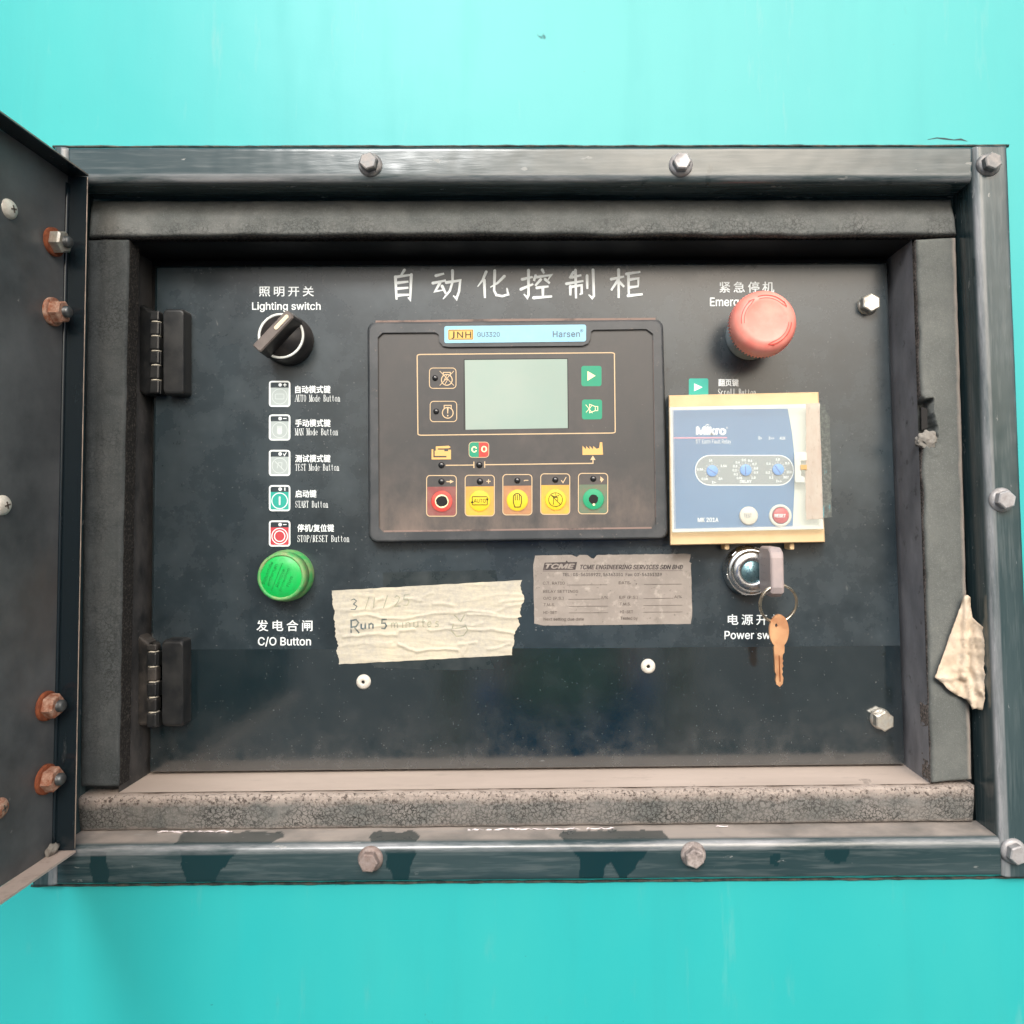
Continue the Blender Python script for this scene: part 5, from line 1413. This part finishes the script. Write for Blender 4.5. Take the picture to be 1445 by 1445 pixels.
for i, (px, py) in enumerate(((15, 295), (6, 713), (2, 1141))):
    c = dx_at(px, py, wF - 1.0); C0 = Vector((dpt(wF, c.y, c.z).x, c.y, c.z))
    g = G(); g.lathe([(5.2, 0), (5.0, .8), (4.0, 1.9), (2.4, 2.6), (.01, 2.8)], C0, 32, axis='X')
    s_ = g.build('screw', IVORY if i < 2 else RUSTY, dr)
    g = G()
    for a0 in (0.3, 0.3 + pi / 2):
        M_ = Matrix.Translation(C0) @ Matrix.Rotation(a0, 4, 'X'); g.box((2.0, -1.9, -.4), (2.95, 1.9, .4), 0, mat=M_)
    g.build('screw_slot', plain('slot_grey', (96, 88, 80), .8), s_)

# ------------------------------------------------------------------ the photographer, seen only as a reflection in the glossy strip
def skin(name, pts, edges, mat_, parent=None, at=None, sub=2, closed=False):
    L = Vector(at) if at is not None else ORIG[root_of(parent).name]
    me = bpy.data.meshes.new(name)
    me.from_pydata([((Vector(p[:3]) - L) / 1000)[:] for p in pts], edges, [])
    me.materials.append(mat_)
    o = bpy.data.objects.new(name, me); link(o, parent)
    if parent is None: o.location = L / 1000
    md = o.modifiers.new('skin', 'SKIN'); md.use_smooth_shade = True
    for k, p in enumerate(pts):
        r = p[3]; rx, ry_ = r if isinstance(r, tuple) else (r, r)
        me.skin_vertices[0].data[k].radius = (rx / 1000, ry_ / 1000)
        me.skin_vertices[0].data[k].use_root = (k == 0)
    sb = o.modifiers.new('smooth', 'SUBSURF'); sb.levels = sub; sb.render_levels = sub
    return o
SKIN_M = plain('brown_skin', (222, 150, 116), .5); SHIRT = plain('blue_shirt', (80, 136, 232), .85); TROUS = plain('blue_trousers', (60, 90, 150), .9); HAIR = plain('black_hair', (22, 20, 20), .6)
BXc, BYc = 10.0, -1150.0
B_ = [(BXc, BYc, -330, (150, 100))]; E_ = []
def chain(start, pts_):
    k = start
    for p in pts_:
        B_.append(p); E_.append((k, len(B_) - 1)); k = len(B_) - 1
    return k
ch_ = chain(0, [(BXc, BYc, -180, (140, 95)), (BXc, BYc, 20, (165, 105)), (BXc, BYc, 130, (120, 80))])
nk = chain(ch_, [(BXc, BYc + 12, 190, 52), (BXc, BYc + 30, 250, (66, 78)), (BXc, BYc + 34, 330, (76, 92)), (BXc, BYc + 24, 395, (62, 76))])
for sx in (-1, 1):
    w_ = chain(ch_, [(BXc + sx * 180, BYc, 120, 58), (BXc + sx * 225, BYc + 10, -20, 46), (BXc + sx * 245, BYc + 30, -160, 40), (BXc + sx * 235, BYc + 120, -290, 33), (BXc + sx * 225, BYc + 190, -390, 25), (BXc + sx * 222, BYc + 215, -440, (24, 34))])
    for f_, (dy, ln_) in enumerate(((-26, 62), (-9, 74), (8, 78), (24, 70))):
        chain(w_, [(BXc + sx * 220, BYc + 222 + dy, -490, 10), (BXc + sx * 214, BYc + 232 + dy, -490 - ln_ * .5, 8.5), (BXc + sx * 204, BYc + 236 + dy, -490 - ln_, 7)])
    chain(w_, [(BXc + sx * 205, BYc + 262, -455, 11), (BXc + sx * 196, BYc + 282, -490, 9), (BXc + sx * 190, BYc + 288, -520, 7.5)])
    chain(0, [(BXc + sx * 90, BYc, -420, 88), (BXc + sx * 98, BYc + 10, -780, 58), (BXc + sx * 100, BYc - 10, -1160, 38), (BXc + sx * 104, BYc + 90, -1212, 34)])
person = skin('person', B_, E_, SKIN_M, None, (BXc, BYc, -1250))
ORIG['person'] = Vector((BXc, BYc, -1250))
tag(person, 'person in a blue shirt standing before the open panel, seen only as a dim reflection', 'person')
B_ = [(BXc, BYc, -300, (172, 122))]; E_ = []
ch_ = chain(0, [(BXc, BYc, -160, (160, 112)), (BXc, BYc, 20, (182, 122)), (BXc, BYc, 135, (128, 90))])
for sx in (-1, 1): chain(ch_, [(BXc + sx * 182, BYc, 118, 70), (BXc + sx * 225, BYc + 8, -10, 60), (BXc + sx * 236, BYc + 16, -80, 58)])
skin('shirt', B_, E_, SHIRT, person)
B_ = [(BXc, BYc, -330, (164, 114))]; E_ = []
for sx in (-1, 1): chain(0, [(BXc + sx * 92, BYc, -430, 104), (BXc + sx * 98, BYc + 10, -780, 76), (BXc + sx * 100, BYc - 8, -1150, 62)])
skin('trousers', B_, E_, TROUS, person)
bm = bmesh.new(); bmesh.ops.create_uvsphere(bm, u_segments=32, v_segments=20, radius=1)
for f in [f for f in bm.faces if f.calc_center_median().z < -.1 and f.calc_center_median().y > -.2]: bm.faces.remove(f)
for v in bm.verts: v.co = Vector((BXc + v.co.x * 84, BYc + 24 + v.co.y * 102, 345 + v.co.z * 96))
G().bm(bm, 0, True).build('hair', HAIR, person)
g = G()
g.add([(BXc - 15, BYc + 124, 300), (BXc + 15, BYc + 124, 300), (BXc, BYc + 146, 300), (BXc, BYc + 122, 350)], [(0, 1, 2), (0, 2, 3), (2, 1, 3), (1, 0, 3)]); g.build('nose', SKIN_M, person)
for sx in (-1, 1):
    g = G(); bm = bmesh.new(); bmesh.ops.create_uvsphere(bm, u_segments=12, v_segments=8, radius=1)
    for v in bm.verts: v.co = Vector((BXc + sx * 30 + v.co.x * 12, BYc + 112 + v.co.y * 6, 342 + v.co.z * 6))
    g.bm(bm, 0, True).build('eye', IVORY, person)
